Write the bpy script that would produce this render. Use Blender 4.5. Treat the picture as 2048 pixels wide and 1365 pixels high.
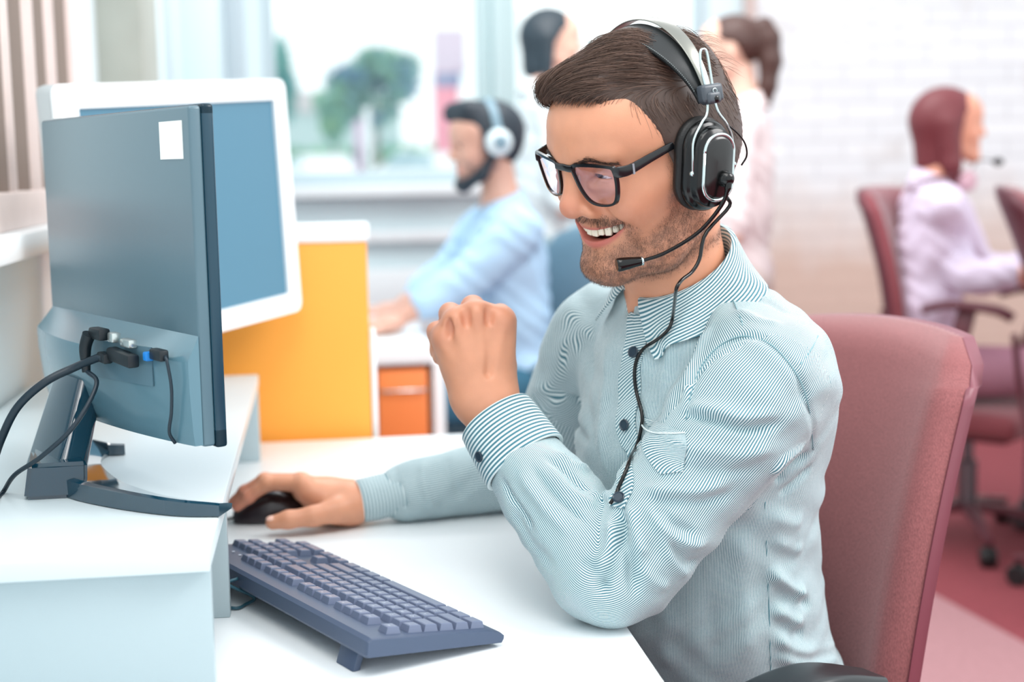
import bpy, bmesh, math, random
import numpy as np
from mathutils import Vector, Matrix

random.seed(7); RNG = np.random.default_rng(7)
C = bpy.context.scene.collection
scene = bpy.context.scene
for o in list(bpy.data.objects):
    bpy.data.objects.remove(o)

# ---------------------------------------------------------------- camera
CAM = np.array([0.0, 0.0, 1.204])
FPX = 2844.0
YAW, PITCH, ROLL = math.atan(383/FPX), math.atan(357/FPX), 0.018
FW = np.array([math.sin(YAW)*math.cos(PITCH), math.cos(YAW)*math.cos(PITCH), -math.sin(PITCH)])
_r = np.cross(FW, [0, 0, 1]); _r /= np.linalg.norm(_r); _u = np.cross(_r, FW)
RT = math.cos(ROLL)*_r - math.sin(ROLL)*_u
UP = math.sin(ROLL)*_r + math.cos(ROLL)*_u

def at(px, py, dep):
    """a point of the room seen at pixel (px, py) at that distance along the view"""
    return CAM + (FW + RT*(px-1024)/FPX - UP*(py-682.5)/FPX)*dep

cam = bpy.data.cameras.new('camera')
cam_ob = bpy.data.objects.new('camera', cam); C.objects.link(cam_ob)
cam.sensor_width = 36.0; cam.sensor_fit = 'HORIZONTAL'
cam.lens = FPX/2048*36.0
M = Matrix(((RT[0], UP[0], -FW[0]), (RT[1], UP[1], -FW[1]), (RT[2], UP[2], -FW[2]))).to_4x4()
M.translation = Vector(CAM)
cam_ob.matrix_world = M
cam.clip_start = 0.05; cam.clip_end = 300
cam.dof.use_dof = True; cam.dof.focus_distance = 1.42; cam.dof.aperture_fstop = 3.0
scene.camera = cam_ob

# ---------------------------------------------------------------- world, lights, exposure
world = bpy.data.worlds.new('sky'); scene.world = world; world.use_nodes = True
wn = world.node_tree.nodes; wl = world.node_tree.links
bg = wn['Background']; bg.inputs[1].default_value = 1.0
tc = wn.new('ShaderNodeTexCoord'); sx = wn.new('ShaderNodeSeparateXYZ'); cr = wn.new('ShaderNodeValToRGB')
wl.new(tc.outputs['Generated'], sx.inputs[0]); wl.new(sx.outputs[2], cr.inputs[0]); wl.new(cr.outputs[0], bg.inputs[0])
cr.color_ramp.elements[0].position = 0.0; cr.color_ramp.elements[0].color = (1.0, 1.06, 1.08, 1)
cr.color_ramp.elements[1].position = 0.6; cr.color_ramp.elements[1].color = (1.02, 1.08, 1.12, 1)

def area(name, loc, target, size, size_y, power, col=(1, 1, 1)):
    l = bpy.data.lights.new(name, 'AREA'); l.shape = 'RECTANGLE'; l.size = size; l.size_y = size_y
    l.energy = power; l.color = col
    o = bpy.data.objects.new(name, l); C.objects.link(o); o.location = loc
    o.rotation_euler = (Vector(target)-Vector(loc)).to_track_quat('-Z', 'Y').to_euler()
    return o
area('fill_light', (-0.2, 0.6, 2.75), (0.3, 1.5, 0.9), 1.2, 1.2, 16, (1, 0.97, 0.93))  # unseen lamp added as key from upper left; no fixture is built
area('fill_light', (0.7, 3.9, 2.9), (0.7, 4.6, 0.6), 1.8, 1.2, 30, (1, 0.98, 0.96))  # unseen lamp added to brighten the back of the room
area('fill_light', (1.9, 1.0, 2.6), (0.2, 1.7, 0.9), 1.2, 1.0, 30, (1, 0.98, 0.97))  # unseen lamp added as fill from the right, towards the left wall
scene.view_settings.view_transform = 'Standard'
scene.view_settings.look = 'None'
scene.view_settings.gamma = 1.0
scene.view_settings.use_curve_mapping = False
scene.view_settings.exposure = 0.42
scene.cycles.use_denoising = True
scene.cycles.max_bounces = 7
scene.cycles.transparent_max_bounces = 12

# ---------------------------------------------------------------- materials
def lin(c):
    c = np.asarray(c, float)/255.0
    return tuple(np.where(c <= 0.04045, c/12.92, ((c+0.055)/1.055)**2.4)) + (1.0,)

MATS = {}
def mat(name, rgb=(200, 200, 200), rough=0.5, metal=0.0, spec=0.5, **kw):
    """a Principled material; rgb is an sRGB colour"""
    if name in MATS: return MATS[name]
    m = bpy.data.materials.new(name); m.use_nodes = True; MATS[name] = m
    b = m.node_tree.nodes['Principled BSDF']
    b.inputs['Base Color'].default_value = lin(rgb)
    b.inputs['Roughness'].default_value = rough
    b.inputs['Metallic'].default_value = metal
    b.inputs['Specular IOR Level'].default_value = spec
    if 'coat' in kw: b.inputs['Coat Weight'].default_value = kw['coat']; b.inputs['Coat Roughness'].default_value = kw.get('coat_rough', .05)
    if 'sheen' in kw: b.inputs['Sheen Weight'].default_value = kw['sheen']; b.inputs['Sheen Roughness'].default_value = .4
    if 'sss' in kw:
        b.inputs['Subsurface Weight'].default_value = kw['sss']; b.inputs['Subsurface Radius'].default_value = (1, .35, .18)
        b.inputs['Subsurface Scale'].default_value = kw.get('sss_scale', .006)
    nt = m.node_tree; N = nt.nodes; Lk = nt.links
    if 'noise' in kw:       # (scale, amount): soft mottling of the colour
        s, a = kw['noise']
        t = N.new('ShaderNodeTexCoord'); n = N.new('ShaderNodeTexNoise'); n.inputs['Scale'].default_value = s; n.inputs['Detail'].default_value = 4
        mx = N.new('ShaderNodeMix'); mx.data_type = 'RGBA'
        mx.inputs['A'].default_value = lin([v*(1-a) for v in rgb]); mx.inputs['B'].default_value = lin([min(255, v*(1+a)) for v in rgb])
        Lk.new(t.outputs['Object'], n.inputs['Vector']); Lk.new(n.outputs['Fac'], mx.inputs['Factor']); Lk.new(mx.outputs['Result'], b.inputs['Base Color'])
    if 'bump' in kw:        # (scale, strength, distance)
        s, a, d = kw['bump']
        t = N.new('ShaderNodeTexCoord'); n = N.new('ShaderNodeTexNoise'); n.inputs['Scale'].default_value = s; n.inputs['Detail'].default_value = 3
        bp = N.new('ShaderNodeBump'); bp.inputs['Strength'].default_value = a; bp.inputs['Distance'].default_value = d
        Lk.new(t.outputs['Object'], n.inputs['Vector']); Lk.new(n.outputs['Fac'], bp.inputs['Height']); Lk.new(bp.outputs['Normal'], b.inputs['Normal'])
    return m

# ---------------------------------------------------------------- object helpers
def tag(o, label=None, cat=None, group=None, kind=None):
    if label: o['label'] = label
    if cat: o['category'] = cat
    if group: o['group'] = group
    if kind: o['kind'] = kind
    return o

def empty(name, loc, label=None, cat=None, rotz=0.0, group=None):
    o = bpy.data.objects.new(name, None); C.objects.link(o); o.empty_display_size = .05
    o.location = loc; o.rotation_euler = (0, 0, rotz)
    return tag(o, label, cat, group)

def wmat(o):
    m = o.matrix_basis.copy()
    while o.parent is not None:
        o = o.parent; m = o.matrix_basis @ m
    return m

def add(name, V, F, m, parent=None, smooth=True, world=True, uv=None, sharp=None):
    """one mesh object; V in world coordinates (or the parent's own when world=False)"""
    V = np.asarray(V, float).reshape(-1, 3)
    loc = np.zeros(3)
    if parent is None:
        loc = np.array([(V[:, 0].min()+V[:, 0].max())/2, (V[:, 1].min()+V[:, 1].max())/2, V[:, 2].min()])
        V = V-loc
    elif world:
        Mi = np.array(wmat(parent).inverted()); V = V @ Mi[:3, :3].T + Mi[:3, 3]
    me = bpy.data.meshes.new(name)
    if isinstance(F, np.ndarray):
        n, k = F.shape
        me.vertices.add(len(V)); me.vertices.foreach_set('co', V.ravel())
        me.loops.add(n*k); me.loops.foreach_set('vertex_index', F.ravel().astype(np.int32))
        me.polygons.add(n); me.polygons.foreach_set('loop_start', np.arange(0, n*k, k, dtype=np.int32))
        me.update(calc_edges=True)
    else:
        me.from_pydata([tuple(v) for v in V], [], [tuple(int(i) for i in f) for f in F]); me.update()
    me.polygons.foreach_set('use_smooth', [bool(smooth)]*len(me.polygons))
    if uv is not None:
        l = me.uv_layers.new(name='UVMap'); l.data.foreach_set('uv', np.asarray(uv, np.float32).ravel())
    if sharp: me.set_sharp_from_angle(angle=math.radians(sharp))
    for mm in (m if isinstance(m, (list, tuple)) else [m]): me.materials.append(mm)
    o = bpy.data.objects.new(name, me); C.objects.link(o)
    o.parent = parent; o.location = loc
    return o

def bm_out(bm):
    bm.verts.ensure_lookup_table()
    for i, v in enumerate(bm.verts): v.index = i
    V = np.array([v.co[:] for v in bm.verts]); F = [[v.index for v in f.verts] for f in bm.faces]
    bm.free(); return V, F

def box_vf(size, loc=(0, 0, 0), bevel=0.0, seg=2, rot=None):
    bm = bmesh.new(); bmesh.ops.create_cube(bm, size=1.0)
    for v in bm.verts: v.co = Vector((v.co.x*size[0], v.co.y*size[1], v.co.z*size[2]))
    if bevel: bmesh.ops.bevel(bm, geom=bm.edges[:], offset=bevel, segments=seg, affect='EDGES', profile=.5)
    V, F = bm_out(bm)
    if rot is not None: V = V @ np.asarray(rot).T
    return V+np.asarray(loc), F

def box(name, lo, hi, m, parent=None, bevel=.002, seg=2, **kw):
    lo = np.asarray(lo, float); hi = np.asarray(hi, float)
    V, F = box_vf(hi-lo, (lo+hi)/2, bevel, seg)
    return add(name, V, F, m, parent, sharp=35, **kw)

def join(parts):
    Vs, Fs, n = [], [], 0
    for V, F in parts:
        Vs.append(np.asarray(V)); Fs += [[int(i)+n for i in f] for f in F]; n += len(V)
    return np.concatenate(Vs), Fs

def norm(v): v = np.asarray(v, float); return v/np.linalg.norm(v)

def spline(P, n):
    """Catmull-Rom through the points, n samples"""
    P = np.asarray(P, float); P = np.vstack([2*P[0]-P[1], P, 2*P[-1]-P[-2]])
    out = []; m = len(P)-3
    for t in np.linspace(0, m, n):
        i = min(int(t), m-1); u = t-i; a, b, c, d = P[i:i+4]
        out.append(.5*((2*b)+(-a+c)*u+(2*a-5*b+4*c-d)*u*u+(-a+3*b-3*c+d)*u**3))
    return np.array(out)

def frames(P, up0=None):
    P = np.asarray(P, float); T = np.gradient(P, axis=0); T /= np.linalg.norm(T, axis=1)[:, None]+1e-12
    a = np.array([0, 0, 1.]) if up0 is None else np.asarray(up0, float)
    if abs(T[0] @ norm(a)) > .95: a = np.array([1., 0, 0])
    n = norm(a-T[0]*(a @ T[0])); Ns = [n]
    for i in range(1, len(P)):
        n = norm(n-T[i]*(n @ T[i])); Ns.append(n)
    Ns = np.array(Ns); return T, Ns, np.cross(T, Ns)

def sweep_vf(P, prof, up0=None, scale=None, cap=True):
    """sweep a closed 2D profile (k,2) along the points"""
    P = np.asarray(P, float); prof = np.asarray(prof, float); k = len(prof); n = len(P)
    T, N, B = frames(P, up0); V = []
    for i in range(n):
        s = np.ones(2) if scale is None else np.broadcast_to(np.asarray(scale[i], float), (2,))
        V.append(P[i]+prof[:, :1]*s[0]*N[i]+prof[:, 1:]*s[1]*B[i])
    V = np.concatenate(V); F = []
    for i in range(n-1):
        for j in range(k):
            F.append([i*k+j, i*k+(j+1) % k, (i+1)*k+(j+1) % k, (i+1)*k+j])
    if cap: F.append(list(range(k))[::-1]); F.append([(n-1)*k+j for j in range(k)])
    return V, F

def circle(r, k=12, ry=None):
    a = np.linspace(0, 2*np.pi, k, endpoint=False); return np.stack([r*np.cos(a), (ry or r)*np.sin(a)], 1)

def tube_vf(P, r, k=12, up0=None, n=None):
    P = np.asarray(P, float)
    if n: P = spline(P, n)
    r = np.broadcast_to(np.asarray(r, float), (len(P),)) if np.ndim(r) == 0 else np.interp(np.linspace(0, 1, len(P)), np.linspace(0, 1, len(r)), r)
    return sweep_vf(P, circle(1, k), up0, [(x, x) for x in r])

def rrect(w, h, r, seg=5):
    out = []
    for cx, cy, a0 in ((w/2-r, h/2-r, 0), (-w/2+r, h/2-r, 90), (-w/2+r, -h/2+r, 180), (w/2-r, -h/2+r, 270)):
        for i in range(seg+1):
            a = math.radians(a0+90*i/seg); out.append((cx+r*math.cos(a), cy+r*math.sin(a)))
    return np.array(out)

def loft_vf(rings, cap=True, closed=True):
    k = len(rings[0]); n = len(rings); V = np.concatenate([np.asarray(r, float) for r in rings]); F = []
    for i in range(n-1):
        for j in range(k if closed else k-1):
            F.append([i*k+j, i*k+(j+1) % k, (i+1)*k+(j+1) % k, (i+1)*k+j])
    if cap: F.append(list(range(k))[::-1]); F.append([(n-1)*k+j for j in range(k)])
    return V, F

def lathe_vf(prof, k=24, axis=(0, 0, 1), loc=(0, 0, 0)):
    """prof: (r, h) pairs around an axis"""
    ax = norm(axis); a = np.array([1., 0, 0]) if abs(ax[0]) < .9 else np.array([0, 1., 0])
    u = norm(np.cross(ax, a)); v = np.cross(ax, u); an = np.linspace(0, 2*np.pi, k, endpoint=False)
    rings = [np.asarray(loc)+ax*h+max(r, 1e-5)*(np.cos(an)[:, None]*u+np.sin(an)[:, None]*v) for r, h in prof]
    return loft_vf(rings)

def ellipsoid_vf(c, r, rot=None, nu=24, nv=14):
    an = np.linspace(0, 2*np.pi, nu, endpoint=False); rings = []
    for t in np.linspace(-np.pi/2+.02, np.pi/2-.02, nv):
        rings.append(np.stack([r[0]*np.cos(t)*np.cos(an), r[1]*np.cos(t)*np.sin(an), np.full(nu, r[2]*np.sin(t))], 1))
    V, F = loft_vf(rings)
    if rot is not None: V = V @ np.asarray(rot).T
    return V+np.asarray(c), F

def slab_vf(A, B_, th):
    """a solid sheet from two (n,m,3) grids lying face to face"""
    n, m, _ = A.shape; V = np.concatenate([A.reshape(-1, 3), B_.reshape(-1, 3)]); F = []; o = n*m
    for i in range(n-1):
        for j in range(m-1):
            a, b, c, d = i*m+j, i*m+j+1, (i+1)*m+j+1, (i+1)*m+j
            F.append([a, b, c, d]); F.append([o+d, o+c, o+b, o+a])
    for i in range(n-1):
        F.append([i*m, (i+1)*m, o+(i+1)*m, o+i*m]); F.append([(i+1)*m+m-1, i*m+m-1, o+i*m+m-1, o+(i+1)*m+m-1])
    for j in range(m-1):
        F.append([j+1, j, o+j, o+j+1]); F.append([(n-1)*m+j, (n-1)*m+j+1, o+(n-1)*m+j+1, o+(n-1)*m+j])
    return V, F

def sheet_vf(G, th):
    """thicken an (n,m,3) grid of points by th to both sides"""
    G = np.asarray(G, float); du = np.gradient(G, axis=0); dv = np.gradient(G, axis=1)
    N = np.cross(du, dv); N /= np.linalg.norm(N, axis=2)[:, :, None]+1e-12
    th = np.asarray(th, float); th = th if th.ndim == 0 else th[..., None]
    return slab_vf(G+N*th/2, G-N*th/2, th)

def rotm(ax, ang):
    return np.array(Matrix.Rotation(ang, 3, Vector(ax)))
# ================================================================ THE ROOM
DT = 0.74                                  # desk height
def st(o): o['kind'] = 'structure'; return o

m_floor = mat('carpet_maroon', (140, 62, 70), .9, noise=(60, .12), bump=(300, .4, .004))
m_rug = mat('carpet_pale', (172, 126, 130), .9, noise=(60, .08), bump=(300, .4, .004))
m_wall = mat('wall_paint', (222, 236, 240), .7, bump=(60, .1, .002))
m_white = mat('white_laminate', (238, 243, 245), .38)
m_frame = mat('window_frame_white', (192, 208, 214), .5)
m_wood = mat('window_frame_beige', (232, 214, 208), .55, noise=(20, .05))

def brick_mat():
    m = mat('painted_brick', (240, 241, 243), .75)
    nt = m.node_tree; N = nt.nodes; L = nt.links; b = N['Principled BSDF']
    t = N.new('ShaderNodeTexCoord'); mp = N.new('ShaderNodeMapping'); mp.inputs['Rotation'].default_value = (math.pi/2, 0, 0)
    br = N.new('ShaderNodeTexBrick'); br.inputs['Scale'].default_value = 1.0
    br.inputs['Brick Width'].default_value = .26; br.inputs['Row Height'].default_value = .085; br.inputs['Mortar Size'].default_value = .006
    br.inputs['Mortar Smooth'].default_value = .6
    br.inputs['Color1'].default_value = lin((240, 241, 243)); br.inputs['Color2'].default_value = lin((232, 233, 236)); br.inputs['Mortar'].default_value = lin((216, 216, 220))
    L.new(t.outputs['Object'], mp.inputs[0]); L.new(mp.outputs[0], br.inputs['Vector'])
    n = N.new('ShaderNodeTexNoise'); n.inputs['Scale'].default_value = 3.2; n.inputs['Detail'].default_value = 5
    L.new(t.outputs['Object'], n.inputs['Vector'])
    rp = N.new('ShaderNodeValToRGB'); rp.color_ramp.elements[0].position = .60; rp.color_ramp.elements[1].position = .80
    L.new(n.outputs['Fac'], rp.inputs[0])
    mx = N.new('ShaderNodeMix'); mx.data_type = 'RGBA'; mx.inputs['B'].default_value = lin((205, 196, 192))
    L.new(rp.outputs[0], mx.inputs['Factor']); L.new(br.outputs['Color'], mx.inputs['A'])
    # the lower courses turn beige, with a ragged upper edge
    sp = N.new('ShaderNodeSeparateXYZ'); L.new(t.outputs['Object'], sp.inputs[0])
    ad = N.new('ShaderNodeMath'); ad.operation = 'MULTIPLY_ADD'; ad.inputs[1].default_value = .5; L.new(n.outputs['Fac'], ad.inputs[0]); L.new(sp.outputs[2], ad.inputs[2])
    mr = N.new('ShaderNodeMapRange'); mr.inputs['From Min'].default_value = 1.40; mr.inputs['From Max'].default_value = .95; L.new(ad.outputs[0], mr.inputs[0])
    m2 = N.new('ShaderNodeMix'); m2.data_type = 'RGBA'; m2.inputs['B'].default_value = lin((216, 190, 176))
    L.new(mr.outputs[0], m2.inputs['Factor']); L.new(mx.outputs['Result'], m2.inputs['A']); L.new(m2.outputs['Result'], b.inputs['Base Color'])
    bp = N.new('ShaderNodeBump'); bp.inputs['Strength'].default_value = .5; bp.inputs['Distance'].default_value = .006; bp.invert = True
    L.new(br.outputs['Fac'], bp.inputs['Height']); L.new(bp.outputs['Normal'], b.inputs['Normal'])
    return m

def concrete_mat():
    m = mat('concrete', (166, 172, 164), .8, noise=(7, .07), bump=(40, .3, .004))
    nt = m.node_tree; N = nt.nodes; L = nt.links; b = N['Principled BSDF']
    t = N.new('ShaderNodeTexCoord'); v = N.new('ShaderNodeTexVoronoi'); v.inputs['Scale'].default_value = 9; L.new(t.outputs['Object'], v.inputs['Vector'])
    r = N.new('ShaderNodeValToRGB'); r.color_ramp.elements[0].position = .10; r.color_ramp.elements[1].position = .16
    r.color_ramp.elements[0].color = (.62, .62, .60, 1); r.color_ramp.elements[1].color = (1, 1, 1, 1); L.new(v.outputs['Distance'], r.inputs[0])
    mx = N.new('ShaderNodeMix'); mx.data_type = 'RGBA'; mx.blend_type = 'MULTIPLY'; mx.inputs['Factor'].default_value = .6
    src = b.inputs['Base Color'].links[0].from_socket
    L.new(src, mx.inputs['A']); L.new(r.outputs[0], mx.inputs['B']); L.new(mx.outputs['Result'], b.inputs['Base Color'])
    return m

def glass_mat(name, tint=(1, 1, 1), refl=.06, rough=0.0):
    m = bpy.data.materials.new(name); m.use_nodes = True; N = m.node_tree.nodes; L = m.node_tree.links
    N.remove(N['Principled BSDF'])
    t = N.new('ShaderNodeBsdfTransparent'); t.inputs[0].default_value = tint+(1,)
    g = N.new('ShaderNodeBsdfGlossy'); g.inputs['Roughness'].default_value = rough
    f = N.new('ShaderNodeLayerWeight'); f.inputs[0].default_value = .5
    p = N.new('ShaderNodeMath'); p.operation = 'POWER'; p.inputs[1].default_value = 4.0; L.new(f.outputs['Facing'], p.inputs[0])
    k = N.new('ShaderNodeMath'); k.operation = 'MULTIPLY_ADD'; k.inputs[1].default_value = .5; k.inputs[2].default_value = refl; L.new(p.outputs[0], k.inputs[0])
    mx = N.new('ShaderNodeMixShader'); L.new(k.outputs[0], mx.inputs[0]); L.new(t.outputs[0], mx.inputs[1]); L.new(g.outputs[0], mx.inputs[2])
    L.new(mx.outputs[0], N['Material Output'].inputs[0]); MATS[name] = m
    return m
m_pane = glass_mat('window_glass', (.97, 1.0, 1.0), .03)

YB = 6.25                                   # back wall
XL = -0.46                                  # left wall
XB = float(at(1497, 100, YB)[0]/at(1497, 100, YB)[1]*YB)
st(box('floor', (XL-.3, -1.5, -.06), (5.2, YB+.2, 0), m_floor, bevel=0))
rug = box('rug', (0, 0, 0), (1, 1, 1), m_rug, bevel=0)
bpy.data.objects.remove(rug)
# pale carpet runner beside the chairs
P = [at(1855, 1182, 2.6), at(2060, 1290, 2.3)]
def on_floor(px, py):
    d = at(px, py, 1)-CAM; return CAM+d*(CAM[2]/-d[2])
a, b = on_floor(1850, 1180), on_floor(2048, 1288)
d = norm(b-a); nrm = np.array([d[1], -d[0], 0.])
if nrm[1] > 0: nrm = -nrm
q = [a-d*.25, b+d*1.0, b+d*1.0+nrm*1.3, a-d*.25+nrm*1.3]
V = np.array([(p[0], p[1], z) for z in (.0005, .003) for p in q])
tag(add('carpet_runner', V, [[3, 2, 1, 0], [4, 5, 6, 7], [0, 1, 5, 4], [1, 2, 6, 5], [2, 3, 7, 6], [3, 0, 4, 7]], m_rug, smooth=False),
    'pale pink carpet runner lying on the maroon floor behind the nearest chair', 'rug')

# left wall with a beige sash window, then a concrete pillar
zs = 1.085
WY0, WY1 = 0.75, 2.80
V, F = join([box_vf((.2, 8.3, zs), (XL-.1, 2.65, zs/2)), box_vf((.2, 3.7, 1.8), (XL-.1, 4.95-.30+.0, zs+.9)), box_vf((.2, 2.2, 1.8), (XL-.1, -.4, zs+.9)),
             box_vf((.2, 2.4, .25), (XL-.1, 1.8, 2.76))])
st(add('wall_left', V, F, m_wall, smooth=False))
V, F = join([box_vf((.12, WY1-WY0+.1, .035), (XL+.005, (WY0+WY1)/2, zs+.0175), .004)])
st(add('trim_1', V, F, m_white, sharp=35))
w1 = st(empty('window_1', (XL, 1.8, zs+.035)))
z0 = zs+.035
V, F = join([box_vf((.09, WY1-WY0, .055), (XL-.012, (WY0+WY1)/2, z0+.0275), .004), box_vf((.07, WY1-WY0, .06), (XL-.03, (WY0+WY1)/2, 2.6), .004)])
add('window_frame', V, F, m_wood, w1, sharp=35)
m_taupe = mat('window_frame_shade', (146, 132, 124), .6)  # darker frame tone, standing in for the shaded near faces
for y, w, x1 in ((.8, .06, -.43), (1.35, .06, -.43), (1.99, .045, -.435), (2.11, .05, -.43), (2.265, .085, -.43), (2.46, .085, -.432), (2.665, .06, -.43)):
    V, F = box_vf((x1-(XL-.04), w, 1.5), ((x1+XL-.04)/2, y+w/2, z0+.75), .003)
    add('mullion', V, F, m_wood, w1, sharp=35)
    V, F = box_vf((x1-(XL-.04)-.003, .006, 1.5), ((x1+XL-.04)/2-.001, y-.003, z0+.75), .001); add('shade_strip', V, F, m_taupe, w1, sharp=35)  # thin strip paints the shade on the mullion's near side
V, F = box_vf((.006, WY1-WY0-.02, 1.5), (XL-.045, (WY0+WY1)/2, z0+.76))
add('pane', V, F, m_pane, w1, smooth=False)
pl = at(205, 100, 3.25); pr = at(303, 100, 3.25)
m_conc = concrete_mat()
o = st(box('trim_2', (pl[0]-.02, 3.22, 0), (pr[0], 3.55, 2.9), m_conc, bevel=.01)); 
# white boxed-in pipes between the pillar and the back window
for i, (a_, b_, y) in enumerate(((318, 352, 4.6), (366, 446, 5.2), (455, 492, 5.6))):
    p0 = at(a_, 100, y); p1 = at(b_, 100, y)
    st(box('trim_%d' % (3+i), (p0[0], y, 0), (p1[0], y+.12, 2.9), mat('pipe_grey', (178, 192, 200), .6) if i != 1 else m_frame, bevel=.008))

# back wall: parapet, two wide windows, then painted brick
zb = float(at(700, 372, YB)[2])
xw0 = float(at(528, 100, YB)[0]); xm0 = float(at(948, 100, YB)[0]); xm1 = float(at(1026, 100, YB)[0]); xw1 = float(at(1424, 100, YB)[0])
V, F = join([box_vf((XB-XL, .2, zb), ((XB+XL)/2, YB+.1, zb/2)), box_vf((xw0-XL, .2, 1.9), ((XL+xw0)/2, YB+.1, zb+.95)), box_vf((XB-XL, .2, .4), ((XB+XL)/2, YB+.1, 2.8)),
             box_vf((XB-xw1, .2, 1.9), ((XB+xw1)/2, YB+.1, zb+.95))])
st(add('wall_back', V, F, m_wall, smooth=False))
st(add('wall_right', *box_vf((4.0, .24, 3.0), (XB+2.0, YB+.10, 1.5)), brick_mat(), smooth=False))
st(box('trim_6', (XB-.03, YB-.05, 0), (XB+.02, YB-.02, 3.0), mat('corner_strip', (200, 178, 172), .6), bevel=.004))
V, F = join([box_vf((xw1-xw0+.1, .16, .05), ((xw0+xw1)/2, YB-.06, zb-.02), .006), box_vf((xw1-xw0, .06, .05), ((xw0+xw1)/2, YB-.05, zb-.22), .006),
             box_vf((xw1-xw0, .08, .28), ((xw0+xw1)/2, YB-.06, zb-.50), .01)])
st(add('trim_7', V, F, m_white, sharp=35))
def back_window(n, x0, x1):
    w = st(empty('window_%d' % n, ((x0+x1)/2, YB, zb)))
    V, F = join([box_vf((x1-x0, .07, .06), ((x0+x1)/2, YB+.04, zb+.03), .004), box_vf((x1-x0, .07, .06), ((x0+x1)/2, YB+.04, 2.57), .004),
                 box_vf((.05, .07, 1.55), (x0+.025, YB+.04, zb+.78), .004), box_vf((.05, .07, 1.55), (x1-.025, YB+.04, zb+.78), .004)])
    add('window_frame', V, F, m_frame, w, sharp=35)
    add('pane', *box_vf((x1-x0-.08, .008, 1.5), ((x0+x1)/2, YB+.05, zb+.79)), m_pane, w, smooth=False)
back_window(2, xw0, (xm0+xm1)/2-.03); back_window(3, (xm0+xm1)/2+.03, xw1)
V, F = join([box_vf((xm1-xm0, .09, 1.9), ((xm0+xm1)/2, YB-.01, zb+.95), .008), box_vf(((xm1-xm0)*.35, .05, 1.9), ((xm0+xm1)/2+.005, YB-.07, zb+.95), .008)])
st(add('trim_8', V, F, mat('mullion_grey', (190, 212, 214), .5), sharp=35))

# ================================================================ OUTSIDE, beyond the panes
st(box('ground', (-40, YB+.5, -.1), (40, 120, .1), mat('street', (205, 214, 218), .9, noise=(.3, .06)), bevel=0))
def leaf_crown(parts, n, size, seed):
    r = np.random.default_rng(seed); Vs = []; Fs = []; k = 0
    for c, rad in parts:
        m_ = int(n*(rad[0]*rad[1]*rad[2])**(2/3)/sum((q[1][0]*q[1][1]*q[1][2])**(2/3) for q in parts))
        u = r.normal(size=(m_, 3)); u /= np.linalg.norm(u, axis=1)[:, None]
        p = np.asarray(c)+u*np.asarray(rad)*r.uniform(.55, 1.05, (m_, 1))
        a = r.normal(size=(m_, 3)); a /= np.linalg.norm(a, axis=1)[:, None]
        b = np.cross(a, r.normal(size=(m_, 3))); b /= np.linalg.norm(b, axis=1)[:, None]
        s = size*r.uniform(.6, 1.3, (m_, 1))
        Q = np.stack([p-a*s, p-b*s*.5, p+a*s, p+b*s*.5], 1).reshape(-1, 3)
        Vs.append(Q); Fs.append(np.arange(len(Q)).reshape(-1, 4)+k); k += len(Q)
    return np.concatenate(Vs), np.concatenate(Fs)
def tree(px, py_top, py_bot, half, dep, leaf, label, seed, lobes=5):
    base = at(px, py_bot, dep); top = at(px, py_top, dep); h = top[2]-base[2]; w = half/FPX*dep
    t = empty('tree', (base[0], base[1], .1), label, 'tree', group='trees outside the window')
    r = np.random.default_rng(seed)
    parts = [((base[0]+r.uniform(-.75, .75)*w, base[1]+r.uniform(-.5, .5)*w, base[2]+h*r.uniform(.3, .82)), (w*.34, w*.34, h*.17)) for _ in range(lobes)]
    parts.append(((base[0], base[1], top[2]-h*.25), (w*.36, w*.36, h*.22))); parts.append(((base[0], base[1], base[2]+h*.45), (w*.55, w*.55, h*.3)))
    V, F = leaf_crown(parts, 5000, w*.07, seed); add('crown', V, F, leaf, t, smooth=False)
    add('trunk', *tube_vf([(base[0], base[1], .1), (base[0]+.05, base[1], base[2]*.4), (base[0], base[1], base[2]+h*.5)], [w*.1, w*.08, w*.03], 10, n=8), mat('bark', (150, 140, 138), .9), t)
def leaf_mat(name, c1, c2):
    m = mat(name, c1, .8); nt = m.node_tree; N = nt.nodes; L = nt.links
    t = N.new('ShaderNodeTexCoord'); n = N.new('ShaderNodeTexNoise'); n.inputs['Scale'].default_value = .9; n.inputs['Detail'].default_value = 1; L.new(t.outputs['Object'], n.inputs['Vector'])
    rp = N.new('ShaderNodeValToRGB'); rp.color_ramp.elements[0].position = .40; rp.color_ramp.elements[1].position = .60
    rp.color_ramp.elements[0].color = lin(c1); rp.color_ramp.elements[1].color = lin(c2)
    L.new(n.outputs['Fac'], rp.inputs[0]); L.new(rp.outputs[0], N['Principled BSDF'].inputs['Base Color']); return m
leafA = leaf_mat('leaves_teal', (88, 170, 172), (120, 190, 182)); leafB = leaf_mat('leaves_green', (168, 212, 180), (140, 196, 184)); leafC = leaf_mat('leaves_blue', (112, 158, 186), (152, 200, 178))
tree(566, 66, 285, 62, 60, leafA, 'dark teal tree at the left edge of the window, beside the white monitor', 3)
tree(752, 88, 290, 100, 64, leafC, 'broad bluish tree in the middle of the window view', 12, 9)
tree(668, 165, 310, 50, 72, leafB, 'pale green lower tree left of the broad bluish one', 8)
hedge = leaf_crown([((at(x, 300, 80)[0], at(x, 300, 80)[1], 1.2), (1.6, .8, 1.2)) for x in range(540, 960, 45)], 3500, .2, 4)
tag(add('hedge', hedge[0], hedge[1], leafB, smooth=False), 'low pale hedge along the street outside the window', 'hedge', kind='stuff')
m_car = mat('car_white', (250, 252, 252), .25); m_tyre = mat('tyre', (120, 130, 140), .7); m_cg = mat('car_glass', (170, 200, 208), .1)
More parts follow.
